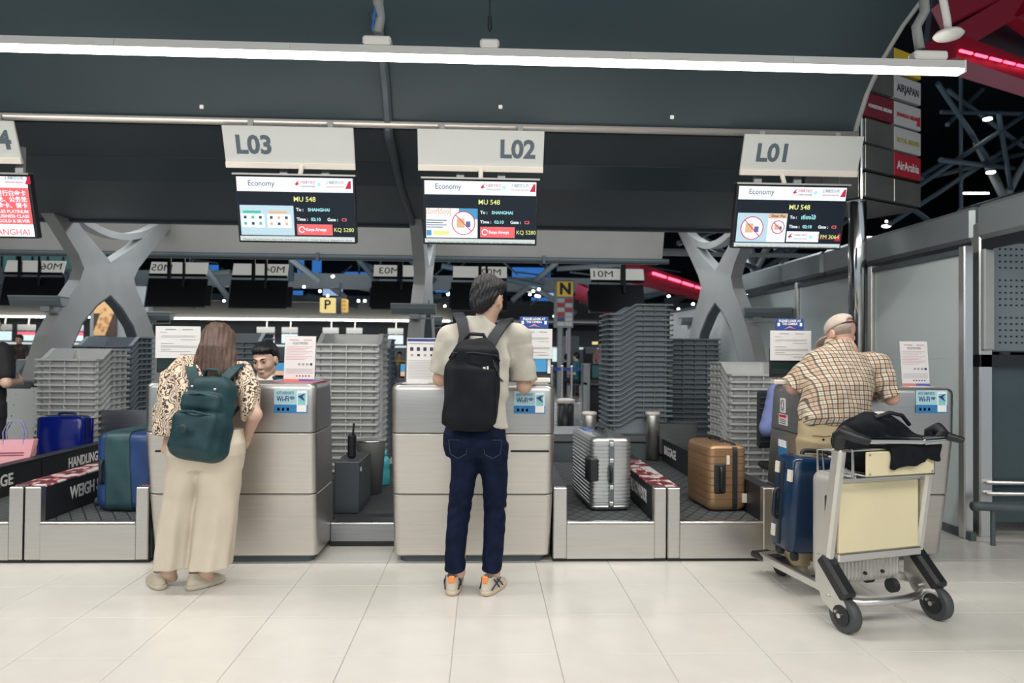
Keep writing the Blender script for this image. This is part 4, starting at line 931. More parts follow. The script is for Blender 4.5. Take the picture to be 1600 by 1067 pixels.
# ================================================================== luggage trolley
TP = Vector((2.0, 3.40, 0)); TR_ = math.atan2(.15, .53)
t = thing('luggage_trolley', 'silver luggage trolley with cream panels and black wheels', 'trolley', TP, TR_); MU = loc_m(TP, TR_); M = MU @ Matrix.Diagonal((1.07, 1, .965, 1))
pcream = mat('trolley_panel', (.72, .64, .42), .45, 0, .03, 4); pipe = alu
def L(b, nm, m_, sm=False, par=t): 
    o = b.build(nm, m_, par); 
    return autosmooth(o, 40) if sm else o
lean = lambda z: .02 + .16 * (.95 - z) / .95 * 0.6          # local y of the upright frame
for sx in (-1, 1):
    x = .265 * sx
    L(MB(M).bar((x, .02, .90), (x, .12, .20), .045, .065, (0, 1, 0), .012), 'upright', mat('trolley_tube', (.66, .64, .60), .38, .7), False)
    fk = MB(M).prism([(.15, .34), (.10, .34), (-.05, .14), (-.055, .08), (.0, .06), (.10, .12), (.15, .2)], .05, (x - .025 * 1, 0, 0), (0, 1, 0), (0, 0, 1)); L(fk, 'wheel_bracket', alu)
    L(MB(M).bar((x, .12, .335), (x, -.045, .17), .068, .07, (0, 1, 0), .014), 'bracket_cover', black)
    wz, wy = .085, -.02
    wl_ = L(MB(M).lathe((x, wy, wz), [(.05, -.022), (.078, -.024), (.085, -.016), (.085, .016), (.078, .024), (.05, .022)], 28, 'x'), 'wheel', mat('tyre_grey', (.055, .06, .065), .6), True)
    L(MB(M).lathe((x, wy, wz), [(.012, -.03), (.05, -.028), (.05, .028), (.012, .03)], 20, 'x'), 'hub', black, True, wl_)
    L(MB(M).cyl((x - .04, wy, wz), (x + .04, wy, wz), .012), 'axle', chrome, False, wl_)
    for zz in (.10, .16): L(MB(M).cyl((x - .042, .0 if zz < .12 else .05, zz), (x + .042, .0 if zz < .12 else .05, zz), .007, 8), 'bolt', steel)
    # deck rails going forward to the front wheel
    L(MB(M).bar((x, .10, .17), (x * .42, .82, .12), .03, .045, (0, 0, 1), .006), 'deck_rail', pipe)
L(MB(M).tube([(-.26, .06, .13), (-.16, -.01, .13), (-.06, -.03, .13), (.06, -.03, .13), (.16, -.01, .13), (.26, .06, .13)], .02, 10), 'rear_bumper', pipe, True)
L(MB(M).bar((-.12, .80, .12), (.12, .80, .12), .05, .05, (0, 0, 1), .008), 'nose_bar', pipe)
fw = L(MB(M).lathe((0, .78, .06), [(.03, -.02), (.055, -.018), (.06, 0), (.055, .018), (.03, .02)], 20, 'x'), 'front_wheel', rub, True)
L(MB(M).bx(-.14, -.02, .70, .88, .10, .14, .01), 'nose_stop', black)
L(MB(M).bx(-.235, .235, .055, .075, .36, .715, .004), 'main_panel', pcream)
for z0, z1 in ((.315, .36), (.715, .745)): L(MB(M).bx(-.245, .245, .045, .085, z0, z1, .006), 'panel_rail', pipe)
L(MB(M).bx(-.17, .225, -.045, -.033, .762, .885, .004), 'basket_panel', pcream)
for x, z in ((-.155, .775), (-.155, .872), (.21, .775), (.21, .872)): L(MB(M).cyl((x, -.05, z), (x, -.04, z), .006, 8), 'rivet', alu)
for pts in ([(-.24, -.03, .895), (.25, -.03, .895)], [(-.22, -.03, .755), (.24, -.03, .755)]): L(MB(M).tube(pts, .007, 8), 'basket_wire', chrome)
for k in range(7): L(MB(M).tube([(-.2 + k * .07, -.03, .755), (-.2 + k * .07, .20, .755), (-.2 + k * .07, .21, .86)], .005, 6), 'basket_wire', chrome)
for sx in (-1, 1): L(MB(M).tube([(.235 * sx, -.03, .76), (.235 * sx, -.03, .89), (.235 * sx, .20, .87), (.235 * sx, .20, .755)], .007, 8), 'basket_wire', chrome)
# push handle
L(MB(M).tube([(-.20, -.06, .945), (.16, -.10, .935)], .017, 12), 'push_bar', chrome, True)
for sx in (-1, 1):
    L(MB(M).tube([(.268 * sx, .02, .90), (.270 * sx, .01, .965), (.275 * sx, -.02, .985), (.255 * sx, -.07, .965), (.20 * sx, -.09, .945)], [.028, .036, .034, .026, .021], 12), 'handle_grip', black, True)
L(MB(M).tube([(.255, -.07, .96), (.32, -.12, .935)], [.024, .016], 12), 'handle_tip', black, True)
L(MB(M).tube([(.10, -.095, .936), (.22, -.095, .94)], .021, 12), 'bar_sleeve', chrome, True)
# navy suitcase on the trolley, pushed forward at the left
p = Vector((1.68 + .20, 3.83 + .13, .20)); rz = R(7)
n = thing('suitcase', 'navy blue hard suitcase with white stickers on the trolley', 'suitcase', p, rz); N = loc_m(p, rz)
navy = mat('case_navy', (.008, .030, .075), .22, 0, .1, 3)
N2 = N @ Matrix.Rotation(R(4), 4, 'Y')
o = case_shell(N2, .42, .23, .54, 0, 0, .05).build('shell', navy, n); autosmooth(o, 35)
for x in (-.05, .02, .09, .16): MB(N2).bar((x, -.116, .05), (x, -.116, .5), .018, .008, (0, 1, 0), .003).build('rib', navy, n)
ring_band(N2 @ Matrix.Rotation(R(90), 4, 'Z'), .42, .54, -.010, .010, .003, rub, n, 'zip_band')
for (x, y, z) in ((-.212, -.07, .43), (-.212, .06, .46), (-.212, .07, .30), (-.212, .06, .10)):
    MB(N2).bx(x - .002, x + .01, y - .02, y + .02, z - .032, z + .032).build('sticker', cream, n)
handle(N2, (-.08, .03, .54), (.09, .03, .54), (0, 0, .025), .013, black, n, 'top_handle'); handle(N2, (-.21, .02, .18), (-.21, .02, .34), (-.03, 0, 0), .012, black, n, 'side_handle')
MB(N2).bx(.06, .16, -.06, .0, .538, .546).build('top_label', white, n); MB(N2).bx(-.16, -.05, -.07, -.01, .538, .546).build('top_label', alu, n)
for x, y in ((-.15, -.07), (.15, -.07), (-.15, .07), (.15, .07)): MB(N2).lathe((x, y, -.015), [(.01, -.014), (.026, -.012), (.026, .012), (.01, .014)], 12, 'x').build('wheel', rub, n)
# pale ribbed suitcase upright inside the trolley
p = M @ Vector((.0, .22, .17)); rz = TR_
n = thing('suitcase', 'pale silver vertically ribbed suitcase behind the trolley panel', 'suitcase', p, rz); N = loc_m(p, rz)
N3 = N @ Matrix.Translation((-.20, 0, .275)) @ Matrix.Rotation(R(90), 4, 'Y') @ Matrix.Rotation(R(0), 4, 'Z')
pale = mat('case_pale', (.62, .60, .57), .35, .5, .03, 3)
o = case_shell(N3, .55, .20, .42, 15, .006, .04).build('shell', pale, n); autosmooth(o, 35)
MB(N).bx(-.212, -.196, -.05, -.02, .36, .44, .004).build('lock', black, n)
for x in (-.05, .06): MB(N).cyl((x, -.13, .06), (x, -.118, .06), .009).build('stud', black, n)
for x in (-.17, .17):
    for y in (-.08, .08): w_ = MB(N).lathe((x, y, -.035), [(.012, -.018), (.036, -.016), (.036, .016), (.012, .018)], 14, 'x').build('wheel', rub, n)
# black duffel in the basket
p = M @ Vector((.06, .13, .765)); n = thing('duffel_bag', 'black soft bag slumped in the trolley basket', 'bag', p, TR_)
S = SD((-.36, -.30, -.06), (.38, .26, .36), .008)
S.ell((-.06, .02, .12), (.17, .14, .14), .05); S.ell((.09, .0, .10), (.15, .14, .12), .06); S.ell((-.03, -.02, .21), (.15, .10, .075), .05)
S.box((.04, -.19, .095), (.15, .014, .05), .01, .03, Matrix.Rotation(R(-6), 4, 'Y')); S.ell((.02, -.15, .14), (.18, .06, .04), .04)
S.ruffle(lambda X, Y, Z: .006 * np.sin(X * 34 + Z * 25 + 4 * np.sin(Y * 9)) + .005 * np.sin(X * 17 - Z * 40 + Y * 22) + .002 * np.sin(X * 80 + Z * 61))
S.build('bag_body', mat('cloth_black', (.006, .0075, .011), .8, 0, .3, 30, .2, 200, spec=.2), n)
N = loc_m(p, TR_)
autosmooth(MB(N).tube([(-.1, -.08, .27), (-.03, -.10, .295), (.05, -.10, .28), (.12, -.08, .23)], .010, 8).build('strap', black, n), 60)
MB(N).bx(-.06, -.01, -.06, -.03, .275, .295, .004).build('zip_tab', cream, n)
# ================================================================== things on the desks
def ink_lines(parent, M, W, H, rows, m_=inkd):
    for k, (v, u0, u1, th) in enumerate(rows): plate('print_line', M, u0 * W, u1 * W, v * H - th / 2, v * H + th / 2, .0006, .0012, m_, parent)
gr = mat('ink_grey', (.32, .31, .33), .6); inkpink = mat('ink_pink', (.6, .25, .28), .6)
def notice(px0, px1, py0, py1, Y, lab, group, head):
    c = at((px0 + px1) / 2, py1, Y); W = (at(px1, py1, Y) - at(px0, py1, Y)).x; H = (at(px0, py0, Y) - at(px0, py1, Y)).z; c.z = 1.118; H = at((px0 + px1) / 2, py0, Y).z - c.z
    t = thing('notice_stand', lab, 'notice', (c.x, Y, c.z), 0, group); M = Matrix.Translation(c) @ Matrix.Rotation(R(84), 4, 'X')
    sh = plate('sheet', M, -W / 2, W / 2, .003, H, -.002, .0005, paper, t)
    b_ = MB(M).bx(-W / 2 - .003, W / 2 + .003, .0, H + .003, -.006, -.003); b_.build('acrylic_back', mat('acrylic', (.8, .85, .85), .08, 0, trans=.8), t)
    MB(Matrix.Translation(c)).bx(-W / 2, W / 2, -.01, .07, 0.0, .004).build('foot', mat('acrylic', (.8, .85, .85), .08, 0, trans=.8), t)
    if head == 'blue':
        plate('blue_heading', M, -W * .49, W * .49, H * .93, H * .99, .0005, .0012, mat('ink_navy', (.02, .04, .2), .5), sh); plate('heading_line', M, -W * .45, W * .45, H * .87, H * .89, .0006, .0012, gr, sh)
        for k in range(4):
            plate('icon', M, W * (-.40 + .22 * k), W * (-.29 + .22 * k), H * .72, H * .80, .0006, .0012, inkd, sh); plate('icon', M, W * (-.38 + .22 * k), W * (-.29 + .22 * k), H * .60, H * .65, .0006, .0012, inkd if k % 2 else gr, sh)
        ink_lines(sh, M, W, H, [(.50 - .035 * k, -.45, .45 - .06 * (k % 3), .0022) for k in range(12)], gr)
    else:
        plate('logo_red', M, -W * .35, W * -.05, H * .91, H * .93, .0006, .0012, inkpink, sh); plate('logo_red', M, W * .1, W * .38, H * .91, H * .93, .0006, .0012, inkpink, sh)
        text('lettering', '托运行李须知', .018, gr, sh, M @ Vector((0, H * .845, .001)), M.col[0].xyz, M.col[1].xyz, width=W * .5)
        ink_lines(sh, M, W, H, [(.77 - .035 * k, -.45, .40 - .12 * (k % 3), .0022) for k in range(9)], inkpink)
        for k in range(4): plate('icon', M, W * (-.05 + .13 * k), W * (.03 + .13 * k), H * .36, H * .41, .0006, .0012, inkd if k == 3 else gr, sh)
        ink_lines(sh, M, W, H, [(.28 - .03 * k, -.45, .45, .0022) for k in range(4)], gr)
        for k in range(5): plate('icon', M, W * (-.1 + .1 * k), W * (-.05 + .1 * k), H * .115, H * .14, .0006, .0012, inkd, sh)
        plate('colour_band', M, -W / 2, W * .0, H * .01, H * .06, .0005, .001, mat('ink_coral', (.7, .2, .15), .5), sh); plate('colour_band', M, 0, W / 2, H * .01, H * .06, .0005, .001, mat('ink_violet', (.12, .1, .4), .5), sh)
notice(443, 491, 525, 590, 4.50, 'pale notice stand on the desk beside the seated clerk', 'notice stands on the desks', 'pink')
notice(635, 682, 528, 597, 4.40, 'white notice stand with icon rows left of the man', 'notice stands on the desks', 'blue')
notice(1410, 1453, 533, 601, 4.50, 'notice stand on the right desk beside the old man', 'notice stands on the desks', 'pink')
for px0, px1, py0, py1, sg, lab, scn_ in ((243, 314, 510, 559, 0, 'beside the woman', 0), (811, 863, 514, 560, 1, 'right of the man', 1), (1203, 1267, 517, 563, 1, 'left of the old man', 0)):
    Y = 4.60; a, b = at(px0, py1, Y), at(px1, py0, Y); cx = (a.x + b.x) / 2 + (.0 if sg else -.02)
    t = thing('desk_monitor', 'black desk monitor on pale foot ' + lab, 'monitor', (cx, Y + .05, 1.118), 0, 'desk monitors')
    MB().bx(cx - .10, cx + .10, Y + .01, Y + .09, 1.118, 1.150, .006).build('foot', cream, t); MB().bx(cx - .02, cx + .02, Y + .035, Y + .055, 1.14, 1.2, .004).build('neck', black, t)
    MB().bx(cx - .125, cx + .105, Y + .02, Y + .05, 1.165, 1.36, .006).build('housing', black, t)
    MB().bx(cx - .115, cx + .075, Y + .016, Y + .021, 1.19, 1.35).build('screen_face', scs if scn_ else mat('screen_off', (.02, .04, .04), .15), t); MB().bx(cx + .08, cx + .1, Y + .014, Y + .021, 1.18, 1.33).build('side_strip', white, t)
    sh = MB().bx(a.x, b.x, Y - .004, Y - .002, a.z, b.z).build('notice_sheet', paper); tag(sh, 'white printed sheet taped over the monitor ' + lab, 'sheet', 'sheets taped on monitors')
    MB().bx(cx - .01, cx + .01, Y - .002, Y + .02, b.z - .1, b.z - .07).build('tape', white, sh)
    W, H = b.x - a.x, b.z - a.z; M = Matrix.Translation(((a.x + b.x) / 2, Y - .004, a.z)) @ Matrix.Rotation(R(90), 4, 'X')
    ink_lines(sh, M, W, H, [(.90, -.28, -.05, .005), (.90, .1, .33, .005), (.80, -.4, -.25, .002), (.70, -.38, .4, .0015), (.66, -.38, .38, .0015), (.58, .05, .4, .002), (.46, -.38, -.1, .003), (.38, -.38, .42, .002), (.34, -.38, .42, .002), (.27, -.38, -.15, .003), (.21, -.38, .3, .002), (.12, .05, .4, .003)], gr)
    if sg:
        q0, q1 = (812, 857) if px0 < 900 else (1212, 1256); z0, z1 = b.z + .002, b.z + .080; xa_, xb_ = at(q0, py0, Y).x, at(q1, py0, Y).x
        cs = MB().bx(xa_, xb_, Y + .0, Y + .006, z0, z1, .001).build('camera_sign', mat('sign_blue', (.02, .06, .27), .45)); tag(cs, 'small blue PLEASE LOOK AT THE CAMERA sign ' + lab, 'sign', 'blue camera signs')
        text('lettering', 'PLEASE LOOK AT', .022, inkw, cs, ((xa_ + xb_) / 2, Y - .001, z1 - .016), bold=.0006, width=(xb_ - xa_) * .78); text('lettering', 'THE CAMERA', .022, inkw, cs, ((xa_ + xb_) / 2, Y - .001, z1 - .036), bold=.0006, width=(xb_ - xa_) * .55)
        MB().prism([(-.04, -.01), (0, .012), (.04, -.01), (0, 0)], .001, ((xa_ + xb_) / 2, Y - .0005, z0 + .018)).build('arrow_mark', inkpink, cs)
        for s_ in (-1, 1): MB().bx((xa_ + xb_) / 2 + s_ * .075 - .008, (xa_ + xb_) / 2 + s_ * .075 + .008, Y - .001, Y + .001, z0 + .028, z0 + .05).build('icon', inkw, cs)
        MB().cyl(((xa_ + xb_) / 2, Y + .02, 1.12), ((xa_ + xb_) / 2, Y + .02, z0 + .03), .006).build('stick', black, cs)
# leaflets on the left desk and a red edge cover
o = MB().bx(-1.30, -1.03, 4.40, 4.70, 1.1185, 1.122).build('folder', mat('folder_red', (.6, .12, .16), .5)); tag(o, 'thin red folder on the corner of the left desk', 'folder')
o = MB().bx(-1.33, -1.06, 4.52, 4.72, 1.1222, 1.127).build('folder', mat('folder_blue', (.15, .4, .6), .5)); tag(o, 'pale blue folder lying on the red folder', 'folder')
o = MB().bx(-.50, -.34, 4.34, 4.44, 1.1185, 1.121).build('leaflet', paper); tag(o, 'white leaflet under the icon notice stand', 'paper')
o = MB().bx(2.70, 2.86, 4.36, 4.48, 1.1185, 1.121).build('leaflet', paper); tag(o, 'white leaflet at the right corner of the right desk', 'paper')
# between the desks
t = thing('low_cabinet', 'dark low cabinet beside the left desk on the platform', 'cabinet', (-.98, 5.3, .148)); MB().bx(-1.06, -.88, 5.1, 5.6, .15, .52, .006).build('body', mat('cabinet_slate', (.05, .06, .07), .5), t); MB().bx(-.879, -.875, 5.14, 5.56, .2, .5).build('door', gdark, t)
MB().bx(-.90, -.872, 5.12, 5.15, .45, .48).build('handle', alu, t)
t = thing('waste_basket', 'wire waste basket behind the dark cabinet', 'basket', (-.92, 5.85, .148)); MB().lathe((-.92, 5.85, .15), [(.09, 0), (.12, .42), (.125, .43), (.115, .42), (.085, .02)], 20).build('bin', mat('mesh_grey', (.35, .36, .36), .5, .4), t, True); MB().lathe((-.92, 5.85, .15), [(.118, .42), (.128, .43), (.118, .44)], 20).build('rim', alu, t, True)
t = thing('handset', 'small black handset standing beside the left desk', 'phone', (-.97, 5.28, .52)); MB().bx(-1.0, -.94, 5.25, 5.31, .52, .70, .015).build('body', black, t); MB().cyl((-.96, 5.26, .69), (-.955, 5.26, .78), .008).build('antenna', black, t)
o = MB(); p = onz(606, 745, .148); t = thing('water_bottle', 'turquoise bottle standing behind the centre desk', 'bottle', (-.86, 6.2, .148)); tq = mat('turquoise', (.08, .50, .58), .35)
MB().lathe((-.86, 6.2, .15), [(.045, 0), (.05, .01), (.05, .12), (.042, .14), (.05, .16), (.048, .22), (.025, .25)], 18).build('body', tq, t, True); MB().lathe((-.86, 6.2, .40), [(.027, 0), (.027, .04), (.02, .045)], 14).build('cap', tq, t, True); MB().tube([(-.9, 6.19, .37), (-.93, 6.19, .36), (-.92, 6.19, .3)], .012, 8).build('nozzle', tq, t)
# ================================================================== trough lamps on posts
def trough(px0, px1, py, Y, cx, lab, yaw=0.0, near=1):
    a, b = at(px0, py, Y), at(px1, py, Y); Lh = (b.x - a.x) / 2; c = (a + b) / 2; t = thing('trough_lamp', lab, 'lamp', (c.x, Y, c.z - .06), yaw, 'trough lamps on the X columns'); M = Matrix.Translation(c) @ Matrix.Rotation(yaw, 4, 'Z')
    pr = [(.10, .045), (.09, .0), (.06, -.045), (.0, -.06), (-.06, -.045), (-.09, 0), (-.10, .045), (-.085, .045), (-.07, .0), (0, -.035), (.07, 0), (.085, .045)]
    MB(M).prism(pr, Lh * 2, (-Lh, 0, 0), (0, 1, 0), (0, 0, 1)).build('trough', gdark2, t); MB(M).bx(-Lh - .01, Lh + .01, -.105, .105, .045, .06, .004).build('rim', gpaint, t)
    for s_ in (-1, 1): MB(M).prism([(-.09, .04), (.09, .04), (.05, -.05), (-.05, -.05)], .02, (s_ * Lh - .01, 0, 0), (0, 1, 0), (0, 0, 1)).build('end_plate', gpaint, t)
    MB().bx(cx - .05, cx + .05, Y - .03, Y + .14 * near, c.z - .11, c.z - .05).build('bracket', gpaint, t)
    MB().tube([(c.x + Lh * .8, Y, c.z - .02), (c.x + Lh * .9, Y, c.z - .1), (cx, Y, c.z - .11)], .010, 6).build('cable', gpaint, t)
gdark2 = mat('trough_paint', (.19, .23, .245), .4, .2)
trough(22, 100, 471, 8.0, -4.85, 'curved grey trough lamp on the left X column')
trough(613, 680, 483, 8.0, -.79, 'curved grey trough lamp on the centre column left of the man')
trough(1166, 1232, 489, 7.95, 3.12, 'curved grey trough lamp on the right X column above the camera sign', R(-18))
trough(232, 268, 494, 10.38, -4.85, 'small trough lamp above the printed sheet by the woman')
trough(1064, 1096, 502, 10.38, 3.12, 'small trough lamp above the slate stack beside the tallest')
trough(660, 690, 501, 10.38, -.79, 'small trough lamp behind the centre column')
# ================================================================== people
skin = mat('skin', (.56, .36, .27), .5, 0, .05, 12); skin_p = mat('skin_pale', (.60, .40, .31), .5, 0, .06, 12); skin_o = mat('skin_old', (.60, .36, .27), .55, 0, .08, 20)
hair_k = mat('hair_black', (.006, .007, .009), .42, 0, .3, 30, .5, 60, stretch=(6, 6, .6)); hair_b = mat('hair_brown', (.075, .038, .024), .34, 0, .45, 26, .5, 50, stretch=(6, 6, .5))
eye_m = mat('eye_dark', (.01, .008, .007), .15); brow_m = mat('brow', (.015, .012, .01), .8); lip_m = mat('lip', (.42, .16, .14), .45)
def rot3(yaw=0, pitch=0, roll=0): return (Matrix.Rotation(R(yaw), 4, 'Z') @ Matrix.Rotation(R(-pitch), 4, 'X') @ Matrix.Rotation(R(roll), 4, 'Y')).to_3x3()   # +yaw turns left, +pitch looks down
def head_sd(S, c, Q, k=1.0):
    c = Vector(c); P = lambda x, y, z: c + Q @ (Vector((x, y, z)) * k); r_ = lambda *a: [v * k for v in a]
    S.ell(P(0, -.012, .03), r_(.076, .094, .086), .02, Q); S.ell(P(0, .022, -.035), r_(.060, .066, .082), .035, Q); S.ell(P(0, .060, -.098), r_(.027, .024, .02), .03, Q)
    for s_ in (-1, 1):
        S.ell(P(.037 * s_, .052, -.03), r_(.024, .026, .026), .025, Q); S.cap(P(.044 * s_, .0, -.075), P(.016 * s_, .06, -.102), .017 * k, .014 * k, .025)
        S.ell(P(.031 * s_, .094, .004), r_(.017, .010, .011), .012, Q, '-'); S.ell(P(.031 * s_, .077, .003), r_(.0145, .0125, .011), .004, Q)
        S.cap(P(.014 * s_, .088, .022), P(.046 * s_, .078, .020), .007 * k, .005 * k, .012)
        S.ell(P(.079 * s_, -.008, -.012), r_(.010, .021, .031), .008, Q); S.ell(P(.088 * s_, -.004, -.010), r_(.005, .011, .018), .006, Q, '-')
        S.ell(P(.010 * s_, .095, -.038), r_(.008, .009, .007), .008, Q)
    S.cap(P(0, .084, .014), P(0, .102, -.032), .007 * k, .0105 * k, .014); S.ell(P(0, .086, -.066), r_(.022, .009, .007), .010, Q); S.ell(P(0, .084, -.077), r_(.019, .009, .006), .006, Q)
    return P
def face_parts(root, P, Q, k=1.0, gaze=-.2):
    for s_ in (-1, 1):
        b = MB(); ring = []
        M = Matrix.Translation(P(.031 * s_, .0895, .002)) @ Q.to_4x4()
        MB(M).lathe((0, -.004, 0), [(.0065 * k, 0), (.006 * k, .0025), (.002 * k, .004)], 12, 'y').build('iris', eye_m, root, True, True)
        MB(M).tube([(-.013 * k, -.004, .004 * k), (-.005 * k, .001, .008 * k), (.005 * k, .001, .008 * k), (.013 * k, -.004, .004 * k)], .0013, 5).build('eyelash', brow_m, root, False, True)
        MB().tube([P(.013 * s_, .096, .020), P(.026 * s_, .0945, .027), P(.040 * s_, .084, .026), P(.050 * s_, .073, .020)], [.003, .0042, .0035, .0015], 6).build('eyebrow', brow_m, root, True, True)
    MB().tube([P(-.020, .0885, -.070), P(-.008, .0955, -.0695), P(0, .0955, -.0705), P(.008, .0955, -.0695), P(.020, .0885, -.070)], [.0015, .004, .004, .004, .0015], 6).build('lips', lip_m, root, True, True)
def hand_sd(S, w, f, n, side, curl=35, k=1.0):
    w, f, n = Vector(w), Vector(f).normalized(), Vector(n); n = (n - f * n.dot(f)).normalized(); l = f.cross(n) * side   # l towards the thumb
    rot = Matrix((l, f, n)).transposed()
    S.box(w + f * .045 * k, (.039 * k, .048 * k, .013 * k), .012 * k, .012, rot); S.cap(w - f * .02, w + f * .02, .024 * k, .026 * k, .015)
    for i in range(4):
        b = w + f * (.088 - .004 * abs(i - 1)) * k + l * (.029 - .0195 * i) * k; L = (.070, .079, .073, .056)[i] * k; r0 = (.0088, .009, .0086, .0076)[i] * k; d = f.copy(); p = b - f * .012
        for q, fr in enumerate((.46, .30, .24)):
            a = R(curl * (.55, 1.0, .8)[q]); d = (d * math.cos(a) + n * math.sin(a)).normalized(); p2 = p + d * (L * fr + (.012 if q == 0 else 0)); S.cap(p, p2, r0 * (1 - .1 * q), r0 * (.92 - .1 * q), .004); p = p2
    b = w + f * .022 * k + l * .030 * k; d = (f * .62 + l * .66 + n * .35).normalized(); p1 = b + d * .040 * k; d2 = (f * .85 + l * .25 + n * .45).normalized(); p2 = p1 + d2 * .034 * k; p3 = p2 + (d2 + n * .2).normalized() * .024 * k
    S.cap(b, p1, .014 * k, .0115 * k, .012); S.cap(p1, p2, .0112 * k, .0098 * k, .004); S.cap(p2, p3, .0098 * k, .008 * k, .004)
def arm_sd(S, sh, el, wr, side, f, n, curl=35, k=1.0):
    S.cap(sh, el, .043 * k, .039 * k, .02); S.cap(el, wr, .041 * k, .027 * k, .02); hand_sd(S, wr, f, n, side, curl, k)
def shoe(root, pos, yaw, L, upper, sole, name='shoe', pitch=0):
    M = Matrix.Translation(pos) @ Matrix.Rotation(yaw, 4, 'Z') @ Matrix.Rotation(R(pitch), 4, 'X'); q = L / .27
    S = SD((-.08, -.13 * q, -.01), (.08, .17 * q, .14), .005)
    S.stack([(.012, 0, .015 * q, .040, .125 * q), (.03, 0, .015 * q, .042, .128 * q), (.05, 0, .0, .040, .105 * q), (.075, 0, -.035 * q, .036, .062 * q), (.095, 0, -.05 * q, .034, .05 * q)], .012, 2.4)
    S.ell((0, -.055 * q, .10), (.024, .036 * q, .04), .012, None, '-'); me = S.mesh(name); me.transform(M); o = link(name, me, upper, root, True)
    S = SD((-.08, -.14 * q, -.01), (.08, .18 * q, .04), .005); S.stack([(.0, .002, .015 * q, .038, .122 * q), (.008, .002, .015 * q, .045, .132 * q), (.02, .002, .015 * q, .045, .133 * q), (.026, .002, .015 * q, .042, .130 * q)], .006, 2.6)
    me = S.mesh('sole'); me.transform(M); link('sole', me, sole, o, True); return o, M
def strands(c, Q, a=.003, n=30):
    U = Q.transposed()
    def fn(X, Y, Z):
        x, y, z = [U[i][0] * (X - c[0]) + U[i][1] * (Y - c[1]) + U[i][2] * (Z - c[2]) for i in range(3)]
        ph = np.arctan2(x, y + .03); el = np.arctan2(z, np.sqrt(x * x + y * y))
        return a * np.sin(n * ph + 2.5 * np.sin(el * 5) + 1.5 * np.sin(ph * 5)) + a * .8 * np.sin(n * 2.3 * ph + 4 * el) + a * .7 * np.sin(el * 11 + ph * 6)
    return fn
def folds(a=.004, s=1.0, ph=0.0):
    def fn(X, Y, Z):
        return a * (np.sin(Z * 31 * s + 7 * np.sin(X * 6 + ph) + X * 14) * .6 + np.sin(X * 42 * s + Z * 12 + 5 * np.sin(Y * 8 + ph)) * .5 + np.sin(Z * 63 * s - X * 38 + Y * 20 + ph) * .3)
    return fn
# ------------------------------------------------------------------ man with the black backpack
ROOT = Vector((-.045, 3.95, 0)); V = lambda px, py, Y: at(px, py, Y) - ROOT
man = thing('person', 'man in cream T-shirt and dark jeans with black backpack at the centre desk', 'person', ROOT)
hc_, hq = V(763, 466, 4.08), rot3(-32, 14, 3); shl, shr = V(702, 527, 4.06), V(812, 526, 4.06); ell_, elr = V(688, 592, 4.10), V(819, 603, 4.10)
wl_ = Vector((-.17, 4.38 - 3.95, 1.155)); wr_ = Vector((.345, 4.335 - 3.95, 1.165))
al, ar_ = V(716, 893, 3.90), V(771, 893, 3.90)
S = SD((-.42, -.30, .02), (.50, .66, 1.80), .006)
P = head_sd(S, hc_, hq, 1.04); nb = V(757, 508, 4.06); S.cap(nb, hc_ + Vector((0, -.02, -.05)), .058, .056, .03)
S.stack([(.80, .0, .03, .13, .085), (1.0, .01, .06, .135, .09), (1.25, .01, .10, .15, .095), (1.40, .005, .11, .13, .08), (1.46, .005, .11, .07, .06)], .03)
S.cap(shl, shr, .042, .042, .03); arm_sd(S, shl, ell_, wl_, -1, (.35, .9, -.05), (0, 0, -1), 25); arm_sd(S, shr, elr, wr_, 1, (-.05, .9, .25), (-.5, .1, -.8), 40)
for a_, kx, hx in ((al, V(720, 790, 3.98), V(728, 700, 3.98)), (ar_, V(776, 790, 3.98), V(773, 700, 3.98))): S.cap(hx, kx, .066, .05, .03); S.cap(kx, a_, .048, .036, .03); S.cap(a_, Vector((a_.x, a_.y + .06, .05)), .034, .03, .02)
S.build('body', skin, man); face_parts(man, P, hq, 1.04)
S = SD((-.2, -.05, 1.4), (.3, .36, 1.85), .005); S.ell(P(0, -.026, .045), (.087, .098, .088), .02, hq); S.ell(P(0, -.055, -.01), (.078, .062, .075), .03, hq); S.ell(P(0, -.068, -.055), (.058, .040, .055), .03, hq); S.ell(P(.01, .045, .088), (.066, .048, .036), .03, hq)
S.box(P(0, .095, -.06), (.12, .075, .085), .03, .015, hq, '-'); S.cap(P(-.12, .008, -.035), P(.12, .008, -.035), .030, .030, .01, '-'); S.ruffle(strands(hc_, hq, .0028, 26)); S.build('hair', hair_k, man)
tee = mat('tee_cream', (.50, .475, .41), .8, 0, .04, 10, .15, 300)
S = SD((-.42, -.22, .86), (.42, .40, 1.62), .007)
S.stack([(.895, .02, .0, .162, .118), (.98, .012, .02, .165, .12), (1.12, .012, .05, .172, .125), (1.28, .01, .085, .188, .125), (1.38, .008, .10, .185, .115), (1.45, .006, .105, .13, .095), (1.50, .006, .105, .075, .075), (1.525, .006, .108, .064, .066)], .03, 2.3)
for sh, el, s_ in ((shl, ell_, -1), (shr, elr, 1)):
    S.cap(sh + Vector((-s_ * .02, 0, .004)), sh.lerp(el, .3), .068, .070, .05); S.cone(sh.lerp(el, .2), sh.lerp(el, .86), .068, .080, .02)
S.cap(shl, shr, .058, .058, .05); S.ruffle(folds(.0045)); S.cap(hc_ + Vector((0, 0, -.02)), nb + Vector((0, .01, .02)), .05, .056, .004, '-')
S.build('shirt', tee, man)
jean = mat('denim', (.005, .010, .030), .85, 0, .35, 16, .2, 400, spec=.15)
S = SD((-.26, -.2, .06), (.26, .22, .98), .006)
